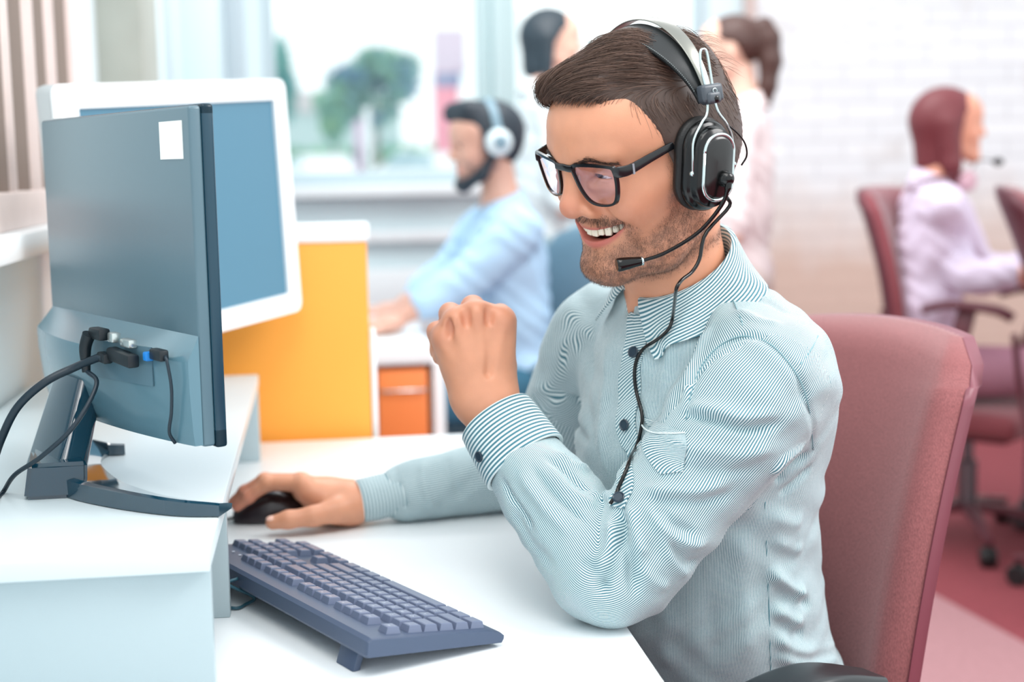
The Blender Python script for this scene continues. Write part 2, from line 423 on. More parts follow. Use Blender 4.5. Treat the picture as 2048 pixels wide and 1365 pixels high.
def car(px, py, dep, rz, label, col):
    p = at(px, py, dep); t = empty('car', (p[0], p[1], .1), label, 'car', rz, 'cars on the street outside')
    side = [(-2.1, .35), (-2.15, .75), (-1.9, .95), (-1.2, 1.02), (-.6, 1.45), (.9, 1.48), (1.6, 1.05), (2.1, .95), (2.15, .4)]
    rings = [np.array([(x, y*(.86 if z > 1.1 else 1.), z) for x, z in side]) for y in np.linspace(-.85, .85, 5)]
    V, F = loft_vf(rings); V[:, 2] += .0
    add('body', V, F, col, t, world=False, sharp=40)
    gl = [(-1.05, 1.04), (-.58, 1.38), (.85, 1.40), (1.4, 1.06)]
    add('window', *loft_vf([np.array([(x, y, z) for x, z in gl]) for y in (-.88, .88)]), m_cg, t, world=False, smooth=False)
    for x in (-1.35, 1.35):
        for y in (-.82, .82):
            add('wheel', *lathe_vf([(0, -.1), (.28, -.1), (.33, -.06), (.33, .06), (.28, .1), (0, .1)], 20, (0, 1, 0), (x, y, .33)), m_tyre, t, world=False, sharp=40)
car(645, 330, 46, 1.75, 'white car parked left of the posts outside the window', m_car)
car(868, 335, 44, 2.2, 'white car parked in front of the red pylon outside', m_car)
t = at(895, 320, 50); top = at(895, 62, 50); zt = top[2]
sg = empty('pylon_sign', (t[0], t[1], .1), 'pale red roadside pylon with a grey head, seen through the window', 'sign')
m_red = mat('pylon_red', (246, 160, 175), .6)
V, F = box_vf((.85, .5, zt-1.4-.1), (t[0], t[1], (zt-1.4+.1)/2), .03); add('post', V, F, m_red, sg, sharp=35)
add('head', *box_vf((1.1, .6, 1.5), (t[0]+.15, t[1], zt-.75), .04), mat('pylon_grey', (226, 205, 218), .6), sg, sharp=35)
add('collar', *box_vf((.92, .56, .45), (t[0]+.05, t[1], zt-1.75), .03), mat('pylon_band', (150, 160, 190), .6), sg, sharp=35)
for px, py0, col, lab in ((733, 215, m_car, 'thin white street post outside, beside the trees'), (716, 240, mat('post_mauve', (215, 180, 205), .6), 'thin mauve street post outside, left of the white post')):
    p = at(px, py0, 40); tag(add('street_post', *tube_vf([(p[0], p[1], .1), (p[0], p[1], p[2])], .10, 10, n=3), col), lab, 'post', 'street posts')
hp = at(590, 330, 95)
hb = empty('building', (hp[0], hp[1], .1), 'low pale building far off behind the trees', 'building')
add('wall', *box_vf((14, 4, 4.6), (hp[0], hp[1], 2.4)), mat('far_wall', (196, 214, 212), .9), hb, smooth=False)
add('roof', *loft_vf([np.array([(hp[0]-7.3, hp[1]+s*2.3, 4.7), (hp[0], hp[1]+s*2.3, 6.2), (hp[0]+7.3, hp[1]+s*2.3, 4.7)]) for s in (-1, 1)]), mat('far_roof', (214, 205, 205), .9), hb, smooth=False)
# ================================================================ THE NEAR DESK
DX1 = 0.294
desk = empty('desk', (-.08, 1.6, 0), 'long white desk with the riser, keyboard and the man\'s elbow on it', 'desk')
V, F = box_vf((DX1+.445, 1.56, .028), ((DX1-.445)/2, 1.63, DT-.014), .0025)
add('desktop', V, F, m_white, desk, sharp=35)
for y in (.90, 2.36):
    add('side_panel', *box_vf((.62, .025, DT-.03), (-.1, y, (DT-.03)/2), .002), m_white, desk, sharp=35)
add('modesty_panel', *box_vf((.018, 1.42, .40), (-.40, 1.63, .50), .002), m_white, desk, sharp=35)

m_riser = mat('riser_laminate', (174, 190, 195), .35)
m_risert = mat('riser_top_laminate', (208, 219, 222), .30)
rs = empty('monitor_riser', (-.27, 1.75, DT), 'long white monitor riser standing on the near desk along the wall', 'shelf')
RZ = DT+.1365
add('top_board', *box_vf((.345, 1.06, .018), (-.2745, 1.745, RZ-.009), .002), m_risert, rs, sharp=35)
for y in (1.2355, 1.466, 2.258):
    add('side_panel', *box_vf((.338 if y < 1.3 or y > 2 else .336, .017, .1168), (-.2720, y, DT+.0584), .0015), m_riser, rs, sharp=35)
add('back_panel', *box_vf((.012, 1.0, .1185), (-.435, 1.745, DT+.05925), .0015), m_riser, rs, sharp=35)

# -------------------------------------------------- black monitor, seen from behind
m_mb = mat('monitor_back', (84, 112, 124), .30, spec=.6)
m_mh = mat('monitor_housing', (92, 128, 142), .20, spec=.6)
m_me = mat('monitor_edge', (8, 56, 74), .25, spec=.6)
m_gl = mat('stand_gloss', (12, 54, 72), .06, spec=.8, coat=.6)
m_blk = mat('plug_black', (13, 25, 32), .42)
m_cable = mat('cable_black', (24, 42, 54), .4)
NE, FE = np.array([-.1145, 1.362]), np.array([-.3155, 1.73])
ud = np.append(norm(FE-NE), 0); nd = np.array([ud[1], -ud[0], 0.]); WM = np.linalg.norm(FE-NE)   # nd: the way the screen faces
zU = np.array([0, 0, 1.])
ZB, ZTm, ZH = DT+.197, DT+.524, DT+.303
mon = empty('monitor', tuple((NE+FE)/2)+(RZ,), 'black computer monitor seen from behind, a blank white sticker on its back', 'monitor')
P0 = np.append(NE, 0)
Rm = np.stack([ud, nd, zU], 1)               # columns: width, screen normal, up
def ml(u, n, z): return P0+ud*u+nd*n+zU*z
V, F = box_vf((WM-.004, .013, ZTm-ZB-.004), (0, 0, 0), .003, 3); V = V @ Rm.T+ml(WM/2, .0065, (ZTm+ZB)/2)
add('back_shell', V, F, m_mb, mon, sharp=35)
V, F = join([(lambda q: (q[0] @ Rm.T+ml(*c), q[1]))(box_vf(s_, (0, 0, 0), .003, 3)) for s_, c in
             (((.012, .012, ZTm-ZB), (.006, .0185, (ZTm+ZB)/2)), ((.012, .012, ZTm-ZB), (WM-.006, .0185, (ZTm+ZB)/2)), ((WM, .012, .012), (WM/2, .0185, ZTm-.006)), ((WM, .012, .02), (WM/2, .0185, ZB+.01)))])
add('bezel', V, F, m_me, mon, sharp=35)
V, F = box_vf((WM-.02, .008, ZTm-ZB-.028), (0, 0, 0), .001); V = V @ Rm.T+ml(WM/2, .0175, (ZTm+ZB)/2+.004)
add('screen', V, F, mat('screen_dark', (20, 30, 40), .15), mon, sharp=35)
# thicker curved lower housing that carries the sockets
rings = []
for u in np.linspace(.006, 1, 34):
    s = math.sin(math.pi*(.03+.875*u)); p = .004+.040*s**.75
    zb_ = ZB+.004-.000*s
    if u > .93: zb_ += (u-.93)*.25
    pr = [(0, ZH+.003), (-p*.5, ZH-.009), (-p*.97, ZH-.019), (-p, ZH-.022), (-p*.97, (ZH+zb_)/2), (-p*.80, zb_+.012), (-p*.68, zb_), (0, zb_)]
    pr = [(a, b) for a, b in pr]
    rings.append([ml(WM*u*.985, a, b) for a, b in pr])
V, F = loft_vf(rings)
add('lower_housing', V, F, m_mh, mon, sharp=28)
def on_back(u, z, out=0.0):
    s = math.sin(math.pi*(.03+.875*u)); p = .004+.040*s**.75
    return ml(WM*u*.985, -p-out, z)
# sticker
V, F = box_vf((.054, .0006, .036), (0, 0, 0)); V = V @ Rm.T+ml(.044, -.0004, ZTm-.033)
V[:, 2] += np.where(V[:, 2] > ZTm-.03, (V @ ud)*.0, 0)
add('sticker', V, F, mat('sticker_white', (234, 238, 236), .5), mon, smooth=False)
# socket plate and plugs
zp = DT+.289
G_ = np.array([[on_back(u, z, .0006) for z in np.linspace(zp-.034, zp+.004, 5)] for u in np.linspace(.13, .45, 16)]); V, F = sheet_vf(G_, .0012)
add('socket_plate', V, F, mat('socket_plate', (84, 116, 130), .3), mon, sharp=35)
# stand: column, heel and a crescent foot
foot_c = ml(WM/2, 0, 0); heel = foot_c-nd*.092
pts = [at(442, 1024, 1.4), at(330, 1020, 1.4), at(200, 985, 1.5), at(150, 945, 1.6), at(205, 905, 1.7), at(250, 893, 1.75)]
def on_riser(px, py):
    d = at(px, py, 1)-CAM; return CAM+d*((RZ-CAM[2])/d[2])
arc = [on_riser(452, 1026), on_riser(370, 1024), on_riser(270, 1009), on_riser(185, 985), on_riser(150, 955), on_riser(160, 930), on_riser(195, 910), on_riser(250, 905)]
arc = spline(arc, 40)
prof = []
T, Nn, Bb = frames(arc, (0, 0, 1))
rings = []
for i, q in enumerate(arc):
    t = i/39; lat = np.cross(T[i], zU); h = .013+.008*math.sin(math.pi*t); w = .0195+.012*math.exp(-((t-.5)/.22)**2)
    if lat @ nd > 0: lat = -lat                     # lat: outward (back) side
    rings.append([q-lat*w*.9+zU*.0, q-lat*w+zU*h*.35, q-lat*w*.55+zU*h*.55, q+lat*w*.80+zU*h, q+lat*w+zU*h*.9, q+lat*w+zU*.001])
V, F = loft_vf(rings); add('foot', V, F, m_gl, mon, sharp=30)
hb = [on_riser(47, 1003), on_riser(176, 996), on_riser(158, 960), on_riser(60, 945)]
hb = np.array(hb); zt_ = .036
ctr = hb.mean(0); V, F = loft_vf([[p for p in hb], [ctr+(p-ctr)*.93+zU*zt_ + np.array([.004, 0, 0]) for p in hb]])
bm = bmesh.new(); vs = [bm.verts.new(v) for v in V]; [bm.faces.new([vs[i] for i in f]) for f in F]; bmesh.ops.bevel(bm, geom=bm.edges[:], offset=.004, segments=2, affect='EDGES'); V, F = bm_out(bm)
add('heel', V, F, m_gl, mon, sharp=35)
base = ctr+zU*.012
topc = on_back(.60, DT+.240, -.012)
cs = rrect(.092, .034, .010, 5)
ax = norm(topc-base); dx = ud; dy = norm(np.cross(ax, dx)); rings = []
for t in np.linspace(0, 1, 10):
    c = base*(1-t)+topc*t; w = 1.12-.22*t
    rings.append([c+dx*a*w+dy*b*(1.0-.15*t) for a, b in cs])
V, F = loft_vf(rings); add('column', V, F, m_gl, mon, sharp=40)

# plugs in the monitor back, each its own thing with its cable
def plug_box(u, z, size, out, m_, ang=0.):
    size = (size[0], size[1]*.85, size[2]*.85); out = out*.9
    V, F = box_vf(size, (0, 0, 0), min(size)*.22, 2); R_ = Rm @ rotm((0, 1, 0), ang); return V @ R_.T+on_back(u, z, out), F
cb = empty('power_cable', tuple(on_back(.58, zp)), 'thick dark cable with a barrel plug curving left from the monitor back', 'cable')
V, F = join([plug_box(.222, zp-.008, (.058, .015, .0155), .009, m_blk, -.05), plug_box(.302, zp-.011, (.02, .012, .012), .010, m_blk, -.06)]); add('plug', V, F, m_blk, cb, sharp=35)
q0 = on_back(.327, zp-.012, .011)
add('cord', *tube_vf([on_back(.297, zp-.011, .011), q0, at(150, 735, 1.44), at(90, 765, 1.43), at(35, 815, 1.43), at(2, 880, 1.44), at(-18, 940, 1.46), on_riser(-40, 1010)+zU*.005], .0042, 12, n=50), m_cable, cb)
cb2 = empty('video_cable', tuple(on_back(.60, zp)), 'thin dark cable with an angled plug hanging in front of the monitor stand', 'cable')
V, F = join([plug_box(.332, zp+.012, (.030, .015, .014), .008, m_blk), (lambda a: a)(tube_vf([on_back(.362, zp+.011, .012), on_back(.377, zp-.004, .014), on_back(.372, zp-.028, .015)], [.0068, .0062, .0042], 12, n=8))]); add('plug', V, F, m_blk, cb2, sharp=40)
add('cord', *tube_vf([on_back(.372, zp-.026, .015), at(193, 770, 1.42), at(150, 850, 1.40), at(85, 912, 1.40), at(30, 950, 1.43), at(6, 985, 1.455), on_riser(-12, 1010)+zU*.003], .0024, 10, n=50), m_cable, cb2)
V, F = join([plug_box(.272, zp+.010, (.014, .012, .012), .005, m_blk), plug_box(.212, zp+.006, (.024, .011, .010), .004, m_blk)])
add('socket', V, F, mat('socket_steel', (205, 214, 212), .25, .8), mon, sharp=35)
V, F = join([plug_box(.126, zp-.004, (.010, .010, .0105), .006, m_blk)]); add('port', V, F, mat('port_blue', (20, 130, 214), .4), mon, sharp=35)
cb3 = empty('signal_cable', tuple(on_back(.25, zp)), 'thin dark cable looping down from the right socket of the black monitor', 'cable')
V, F = plug_box(.082, zp-.001, (.026, .012, .013), .007, m_blk); add('plug', V, F, m_blk, cb3, sharp=35)
add('cord', *tube_vf([on_back(.056, zp-.001, .008), on_back(.042, zp-.006, .010), on_back(.038, zp-.03, .008), on_back(.052, zp-.055, .005), on_back(.07, ZB+.016, .003), on_back(.076, ZB+.004, -.004)], .0017, 8, n=40), m_cable, cb3)

# -------------------------------------------------- white-framed monitor behind it
TL, TR = at(113, 168, 1.86), at(567, 157, 2.30)
_dd = min(np.linspace(1.9, 2.6, 141), key=lambda q: abs((TR-TL) @ (at(602, 621, q)-TR)))   # leaned back until its corners are square
BR = at(602, 621, _dd)
BL = TL+(BR-TR)
ux = TR-TL; W2 = np.linalg.norm(ux); ux = ux/W2; uz = BR-TR; H2 = np.linalg.norm(uz); uz = -uz/H2; uz = norm(uz-ux*(uz @ ux)); un = np.cross(ux, -uz); un = norm(un)
if un @ (CAM-TL) < 0: un = -un
ctr = (TL+TR+BL+BR)/4
R2 = np.stack([ux, un, uz], 1)
m_w2 = mat('monitor_white', (244, 247, 248), .4); m_side = mat('monitor_side_grey', (176, 182, 184), .5)
mon2 = empty('monitor', (ctr[0], ctr[1], RZ), 'white-framed computer monitor with a blue-grey screen, behind the black one', 'monitor')
def p2(V): return np.asarray(V) @ R2.T+ctr
V, F = box_vf((W2, .040, H2), (0, -.026, 0), .012, 3); add('back_shell', p2(V), F, m_side, mon2, sharp=40)
bz = .033
fr = rrect(W2, H2, .016, 5); inn = rrect(W2-2*bz, H2-2*bz, .002, 5)
k = len(fr); rows = [np.array([(a, y, b) for a, b in rr]) for rr, y in ((fr, -.012), (fr*.999, .000), (fr*.996, .003), (inn, .003), (inn, -.004))]
V, F = loft_vf(rows, cap=False); add('bezel', p2(V), F, m_w2, mon2, sharp=40)
V, F = box_vf((W2-2*bz+.004, .006, H2-2*bz+.004), (0, -.005, 0)); add('screen', p2(V), F, mat('screen_blue', (78, 128, 152), .28, spec=.6), mon2, smooth=False)
bx = ctr-un*.10; bx = np.array([bx[0], bx[1], RZ])
add('base', *lathe_vf([(0, 0), (.105, 0), (.108, .004), (.104, .010), (.03, .016), (0, .016)], 40, (0, 0, 1), bx), m_w2, mon2, sharp=40)
cs = rrect(.07, .025, .008, 4); axx = norm((ctr-un*.05)-bx)
V, F = loft_vf([[bx+zU*.010+(ctr-un*.045-bx-zU*.010)*t+np.array([ux[0], ux[1], 0])*a+np.array([un[0], un[1], 0])*b for a, b in cs] for t in np.linspace(0, 1, 6)])
add('neck', V, F, m_w2, mon2, sharp=40)

# -------------------------------------------------- desk-end partition
m_or = mat('partition_orange', (250, 166, 62), .6, noise=(2.0, .03))
yP = 2.435
xp1 = float(at(738, 700, yP/FW[1])[0]);
pt_ = empty('desk_partition', (-.18, yP, 0), 'orange desk partition with a white top rail at the end of the near desk', 'partition')
pz = [float((lambda d: CAM[2]+d[2]*(yP/d[1]))(at(660, py, 1)-CAM)) for py in (446, 486)]
px_ = [float((lambda d: d[0]*(yP/d[1]))(at(x_, y_, 1)-CAM)) for x_, y_ in ((733, 486), (733, 446))]
add('panel', *box_vf((px_[0]+.44, .022, pz[1]-.35), ((px_[0]-.44)/2, yP+.011, (pz[1]+.35)/2), .002), m_or, pt_, sharp=35)
add('top_rail', *box_vf((px_[0]+.446, .030, pz[0]-pz[1]), ((px_[0]-.44)/2+.002, yP+.011, (pz[0]+pz[1])/2), .006, 3), m_white, pt_, sharp=35)
add('edge_trim', *box_vf((.010, .026, .20), (px_[0]+.006, yP+.012, DT+.085), .004, 3), m_white, pt_, sharp=35)
for x in (-.38, -.02):
    add('leg', *box_vf((.05, .022, .36), (x, yP+.011, .18), .003), m_white, pt_, sharp=35)

# -------------------------------------------------- keyboard
m_kb = mat('keyboard_body', (68, 82, 106), .42, bump=(900, .05, .0005))
m_key = mat('keycap', (108, 118, 142), .34)
m_leg = mat('key_legend', (205, 214, 228), .5)
def _plane(px, py, z):
    d = at(px, py, 1)-CAM; return (CAM+d*((z-CAM[2])/d[2]))[:2]
kA, kB = _plane(1008, 1274, DT+.010), _plane(617, 1092, DT+.012)
kl = np.append(norm(kB-kA), 0); ks = np.array([-kl[1], kl[0], 0.]);
if ks[0] > 0: ks = -ks
KL, KW = float(np.linalg.norm(kB-kA)), .152; U = .01905*KL/.447
tilt = math.radians(6.5)
kx = -kl                        # typing left to right runs... left hand end is nearest the camera
kb = empty('keyboard', tuple((kA+kB)/2)+(DT,), 'dark slate blue computer keyboard standing on its rear feet in front of the man', 'keyboard')
sD = norm(ks*math.cos(tilt)+zU*math.sin(tilt)); up_k = np.cross(kl, sD); up_k = up_k if up_k[2] > 0 else -up_k
K0 = np.append(kA, DT+.003)      # front corner nearest the camera (left-hand Ctrl corner)
def kp(x, y, z): return K0+kl*x+sD*y+up_k*z     # x along the rows from the Esc side, y towards the function row
prof = [(0, .004), (.002, .0), (KW-.002, .0), (KW, .003), (KW, .016), (KW-.004, .019), (.018, .0145), (.004, .011), (0, .008)]
rings = []
for x, ins in ((0, .006), (.002, .002), (.006, 0), (KL-.006, 0), (KL-.002, .002), (KL, .006)):
    cy, cz = KW/2, .009
    rings.append([kp(x, cy+(y-cy)*(1-ins*2), cz+(z-cz)*(1-ins*25)) for y, z in prof])
V, F = loft_vf(rings); add('case', V, F, m_kb, kb, sharp=30)
for x in (.045, KL-.045):
    q = kp(x, KW-.012, 0); 
    V, F = box_vf((.034, .007, .0), (0, 0, 0)); h = q[2]-DT
    r0 = [(a, b) for a, b in rrect(.034, .008, .002, 2)]
    V, F = loft_vf([[np.array([q[0], q[1], DT])-ks*.006*s_+kl*a+ks*b+zU*(.0005+(h+.002)*t) for a, b in r0] for t, s_ in ((0, -1.2), (1, 0))])
    add('foot', V, F, m_kb, kb, sharp=40)
rows = [  # (y row, list of (x start in units, width))
    (0, [(0, 1.25), (1.25, 1.25), (2.5, 1.25), (3.75, 6.25), (10, 1.25), (11.25, 1.25), (12.5, 1.25), (13.75, 1.25), (15.3, 1), (16.3, 1), (17.3, 1), (18.6, 2), (20.6, 1)]),
    (1, [(0, 2.25)]+[(2.25+i, 1) for i in range(10)]+[(12.25, 2.75), (16.3, 1)]+[(18.6+i, 1) for i in range(3)]+[(21.6, 1)]),
    (2, [(0, 1.75)]+[(1.75+i, 1) for i in range(11)]+[(12.75, 2.25)]+[(18.6+i, 1) for i in range(3)]),
    (3, [(0, 1.5)]+[(1.5+i, 1) for i in range(12)]+[(13.5, 1.5)]+[(15.3+i, 1) for i in range(3)]+[(18.6+i, 1) for i in range(4)]),
    (4, [(i, 1) for i in range(13)]+[(13, 2)]+[(15.3+i, 1) for i in range(3)]+[(18.6+i, 1) for i in range(4)]),
    (5.35, [(0, 1)]+[(2+i, 1) for i in range(4)]+[(6.5+i, 1) for i in range(4)]+[(11+i, 1) for i in range(4)]+[(15.3+i, 1) for i in range(3)])]
keys = []
x0k, y0k = .009, .017
for r_, lst in rows:
    for xs, w in lst:
        keys.append((x0k+xs*U, y0k+r_*U, w*U, U))
for px, py, dd in ():
    pass
keys.sort(key=lambda q: q[0])
GL = {}
def glyph(ch):
    """outline of one character as a flat mesh"""
    if ch in GL: return GL[ch]
    cu = bpy.data.curves.new('glyph', 'FONT'); cu.body = ch; cu.size = 1; cu.align_x = 'CENTER'; cu.align_y = 'CENTER'; cu.resolution_u = 2
    ob = bpy.data.objects.new('glyph', cu); C.objects.link(ob)
    me = ob.to_mesh(); V = np.array([v.co[:] for v in me.vertices]) if len(me.vertices) else np.zeros((0, 3)); F = [list(p.vertices) for p in me.polygons]
    ob.to_mesh_clear(); bpy.data.objects.remove(ob); bpy.data.curves.remove(cu); GL[ch] = (V, F); return GL[ch]
letters = {1: 'ZXCVBNM,./', 2: "ASDFGHJKL;'", 3: 'QWERTYUIOP[]', 4: '`1234567890-='}
pad = {0: '0.', 1: '123', 2: '456', 3: '789+', 4: 'N/*-'}
def legend_of(x, y):
    r_ = round((y-y0k)/U*4)/4; r_ = int(r_) if r_ < 5 else 5; xs = (x-x0k)/U
    if xs > 18.5: s_ = pad.get(r_, ''); i = int(round(xs-18.6)); return s_[min(i, len(s_)-1)] if s_ and i < len(s_) else ''
    if r_ in letters and xs < 15:
        i = int(round(xs-{1: 2.25, 2: 1.75, 3: 1.5, 4: 0}[r_])); return letters[r_][i] if 0 <= i < len(letters[r_]) else ''
    if r_ == 5 and xs < 15: return 'Esc' if xs < .5 else 'F%d' % (1+[2, 3, 4, 5, 6.5, 7.5, 8.5, 9.5, 11, 12, 13, 14].index(min([2, 3, 4, 5, 6.5, 7.5, 8.5, 9.5, 11, 12, 13, 14], key=lambda v: abs(v-xs))))
    return ''
rest = []
for n_, (x, y, w, d) in enumerate(keys):
    yz = lambda yy: .0145+(yy-.018)/(KW-.022)*.0045
    g = .0008; hk = .0065; ins = .0022
    lo = [(x+g, y+g), (x+w-g, y+g), (x+w-g, y+d-g), (x+g, y+d-g)]
    hi = [(x+g+ins*.8, y+g+ins*.7), (x+w-g-ins*.8, y+g+ins*.7), (x+w-g-ins*.8, y+d-g-ins), (x+g+ins*.8, y+d-g-ins)]
    hj = [(x+g+ins*.8+.001, y+g+ins*.7+.001), (x+w-g-ins*.8-.001, y+g+ins*.7+.001), (x+w-g-ins*.8-.001, y+d-g-ins-.001), (x+g+ins*.8+.001, y+d-g-ins-.001)]
    V, F = loft_vf([[kp(a, b, yz(b)-.0015) for a, b in lo], [kp(a, b, yz(b)+hk-.0006) for a, b in hi], [kp(a, b, yz(b)+hk) for a, b in hj]])
    s_ = legend_of(x, y)
    mats_ = [m_key]
    if s_:
        gV, gF = glyph(s_); sz = .0052 if len(s_) == 1 else .0036
        if len(gV):
            cx_, cy_ = x+w*.42, y+d*.60
            # rows run from the left hand (near) to the right hand (far), so text reads along +kl
            Q = [kp(cx_+a*sz, cy_+b*sz, yz(cy_+b*sz)+hk+.00012) for a, b, _ in gV]
            nf = len(F); V, F = join([(V, F), (np.array(Q), gF)]); mats_ = [m_key, m_leg]
    if n_ < 100:
        o = add('key', V, F, mats_, kb, smooth=False)
        if len(mats_) > 1:
            for p in o.data.polygons[nf:]: p.material_index = 1
    else: rest.append((V, F))
o = add('key', *join(rest), m_key, kb, smooth=False); o['kind'] = 'stuff'
for i, xx in enumerate((19.2, 20.2, 21.2)):
    add('indicator', *box_vf((.003, .003, .0006), tuple(kp(x0k+xx*U, y0k+5.9*U, .0192)), 0), m_leg, kb, smooth=False)
q = kp(KL*.68, KW+.0, .010)
add('cord', *tube_vf([q, q+ks*.012-zU*.004, at(508, 1195, 1.52), on_riser(485, 1210)*0+np.append((lambda d: (CAM+d*((DT+.0025-CAM[2])/d[2]))[:2])(at(492, 1209, 1)-CAM), DT+.0025), np.append((lambda d: (CAM+d*((DT+.0025-CAM[2])/d[2]))[:2])(at(466, 1217, 1)-CAM), DT+.0025), np.array([-.14, 1.52, DT+.0025])], .0018, 8, n=30), mat('cord_teal', (52, 96, 112), .45), kb)

# -------------------------------------------------- mouse
def on_desk(px, py, z=DT):
    d = at(px, py, 1)-CAM; return CAM+d*((z-CAM[2])/d[2])
m_mouse = mat('mouse_black', (38, 28, 34), .28, spec=.6); m_mouse2 = mat('mouse_side', (20, 18, 24), .4)
ms0 = on_desk(462, 1053); ms1 = on_desk(640, 1040)
mdir = norm(np.array([ms0[0]-ms1[0], ms0[1]-ms1[1], 0.])); mdir = norm(np.array([-.985, -.10, 0])); mlat = np.array([-mdir[1], mdir[0], 0.])
mfront = np.array([ms0[0]+.002, ms0[1]+.022, DT])
mouse = empty('mouse', tuple(mfront-mdir*.055), 'black computer mouse under the man\'s right hand', 'mouse')
ML, MWd, MH = .108, .060, .038
rings = []; 
for t in np.linspace(0, 1, 22):
    s = max(1e-3, math.sin(math.pi*(.03+.94*t)))
    w = MWd/2*(s**.33)*(1-.08*t); h = MH*(.30+.70*math.sin(math.pi*min(1, .18+.62*t))**1.2)*(s**.32); c = mfront-mdir*ML*t
    rings.append([c+mlat*w*math.copysign(abs(math.cos(a))**.8, math.cos(a))+zU*(.0015+max(0, h*math.sin(a)**.75 if math.sin(a) > 0 else 0)) for a in np.linspace(0, math.pi, 17)]+[c-mlat*w*.9+zU*.001, c+mlat*w*.9+zU*.001])
V, F = loft_vf(rings); add('shell', V, F, m_mouse, mouse, sharp=50)
add('scroll_wheel', *lathe_vf([(0, -.004), (.009, -.004), (.011, -.002), (.011, .002), (.009, .004), (0, .004)], 20, mlat, mfront-mdir*.026+zU*.021), m_mouse2, mouse)
add('cord', *tube_vf([mfront-mdir*.006+zU*.008, mfront+mdir*.015+zU*.003, mfront+mdir*.07+mlat*.01+zU*.002, np.array([-.22, 1.86, DT+.002])], .0018, 8, n=20), m_blk, mouse)
# ================================================================ SOFT FORMS: signed distance fields meshed by surface nets
class Sdf:
    def __init__(s): s.p = []
    def _add(s, fn, lo, hi, k, op): s.p.append((fn, np.asarray(lo, float), np.asarray(hi, float), k, op)); return s
    def cone(s, a, b, r1, r2, k=.01, op='u', flat=None):
        """round cone; flat=(axis, factor) thickens it across that axis (factor > 1 makes it thinner there)"""
        a = np.asarray(a, float); b = np.asarray(b, float); ab = b-a; L2 = ab @ ab+1e-12
        def fn(x, y, z):
            px, py, pz = x-a[0], y-a[1], z-a[2]
            t = np.clip((px*ab[0]+py*ab[1]+pz*ab[2])/L2, 0, 1)
            qx, qy, qz = px-t*ab[0], py-t*ab[1], pz-t*ab[2]
            d2 = qx*qx+qy*qy+qz*qz
            if flat is not None:
                n, f = flat; h = qx*n[0]+qy*n[1]+qz*n[2]; d2 = d2+(f*f-1)*h*h
            return np.sqrt(d2)-(r1+(r2-r1)*t)
        m = max(r1, r2)
        return s._add(fn, np.minimum(a, b)-m, np.maximum(a, b)+m, k, op)
    def chain(s, P, R, k=.01, op='u', flat=None):
        for i in range(len(P)-1): s.cone(P[i], P[i+1], R[i], R[i+1], k, op, flat)
        return s
    def ell(s, c, r, k=.01, op='u', rot=None):
        c = np.asarray(c, float); r = np.asarray(r, float); Rm_ = np.eye(3) if rot is None else np.asarray(rot)
        def fn(x, y, z):
            px, py, pz = x-c[0], y-c[1], z-c[2]
            q = [Rm_[0, i]*px+Rm_[1, i]*py+Rm_[2, i]*pz for i in range(3)]
            k0 = np.sqrt(sum((q[i]/r[i])**2 for i in range(3)))+1e-9; k1 = np.sqrt(sum((q[i]/r[i]**2)**2 for i in range(3)))+1e-9
            return k0*(k0-1)/k1
        ext = np.sqrt(((Rm_*r)**2).sum(1)); return s._add(fn, c-ext, c+ext, k, op)
    def func(s, fn, lo, hi, k=.005, op='u'): return s._add(fn, lo, hi, k, op)
    def grid(s, h, pad=None, lo=None, hi=None):
        us = [q for q in s.p if q[4] == 'u']; pad = pad or 3*h+.015
        lo = np.min([q[1] for q in us], 0)-pad if lo is None else np.asarray(lo, float)
        hi = np.max([q[2] for q in us], 0)+pad if hi is None else np.asarray(hi, float)
        n = np.ceil((hi-lo)/h).astype(int)+1
        f = np.full(n, .05, np.float32); ax = [(lo[i]+h*np.arange(n[i])).astype(np.float32) for i in range(3)]
        for fn, a, b, k, op in s.p:
            i0 = np.maximum(np.floor((a-k-3*h-lo)/h).astype(int), 0); i1 = np.minimum(np.ceil((b+k+3*h-lo)/h).astype(int)+1, n)
            if (i1 <= i0).any(): continue
            sl = tuple(slice(p, q) for p, q in zip(i0, i1))
            d = fn(ax[0][sl[0]][:, None, None], ax[1][sl[1]][None, :, None], ax[2][sl[2]][None, None, :]).astype(np.float32)
            g = f[sl]
            if op == 'u':
                hh = np.maximum(k-np.abs(g-d), 0)/k; f[sl] = np.minimum(g, d)-hh*hh*k*.25
            else:
                hh = np.maximum(k-np.abs(g+d), 0)/k; f[sl] = np.maximum(g, -d)+hh*hh*k*.25
        return f, lo, h
    def mesh(s, h, smooth=1, **kw):
        f, lo, h = s.grid(h, **kw); V, F = surface_nets(f); V = V*h+lo
        for _ in range(smooth): V = laplace(V, F, .4)
        return V, F

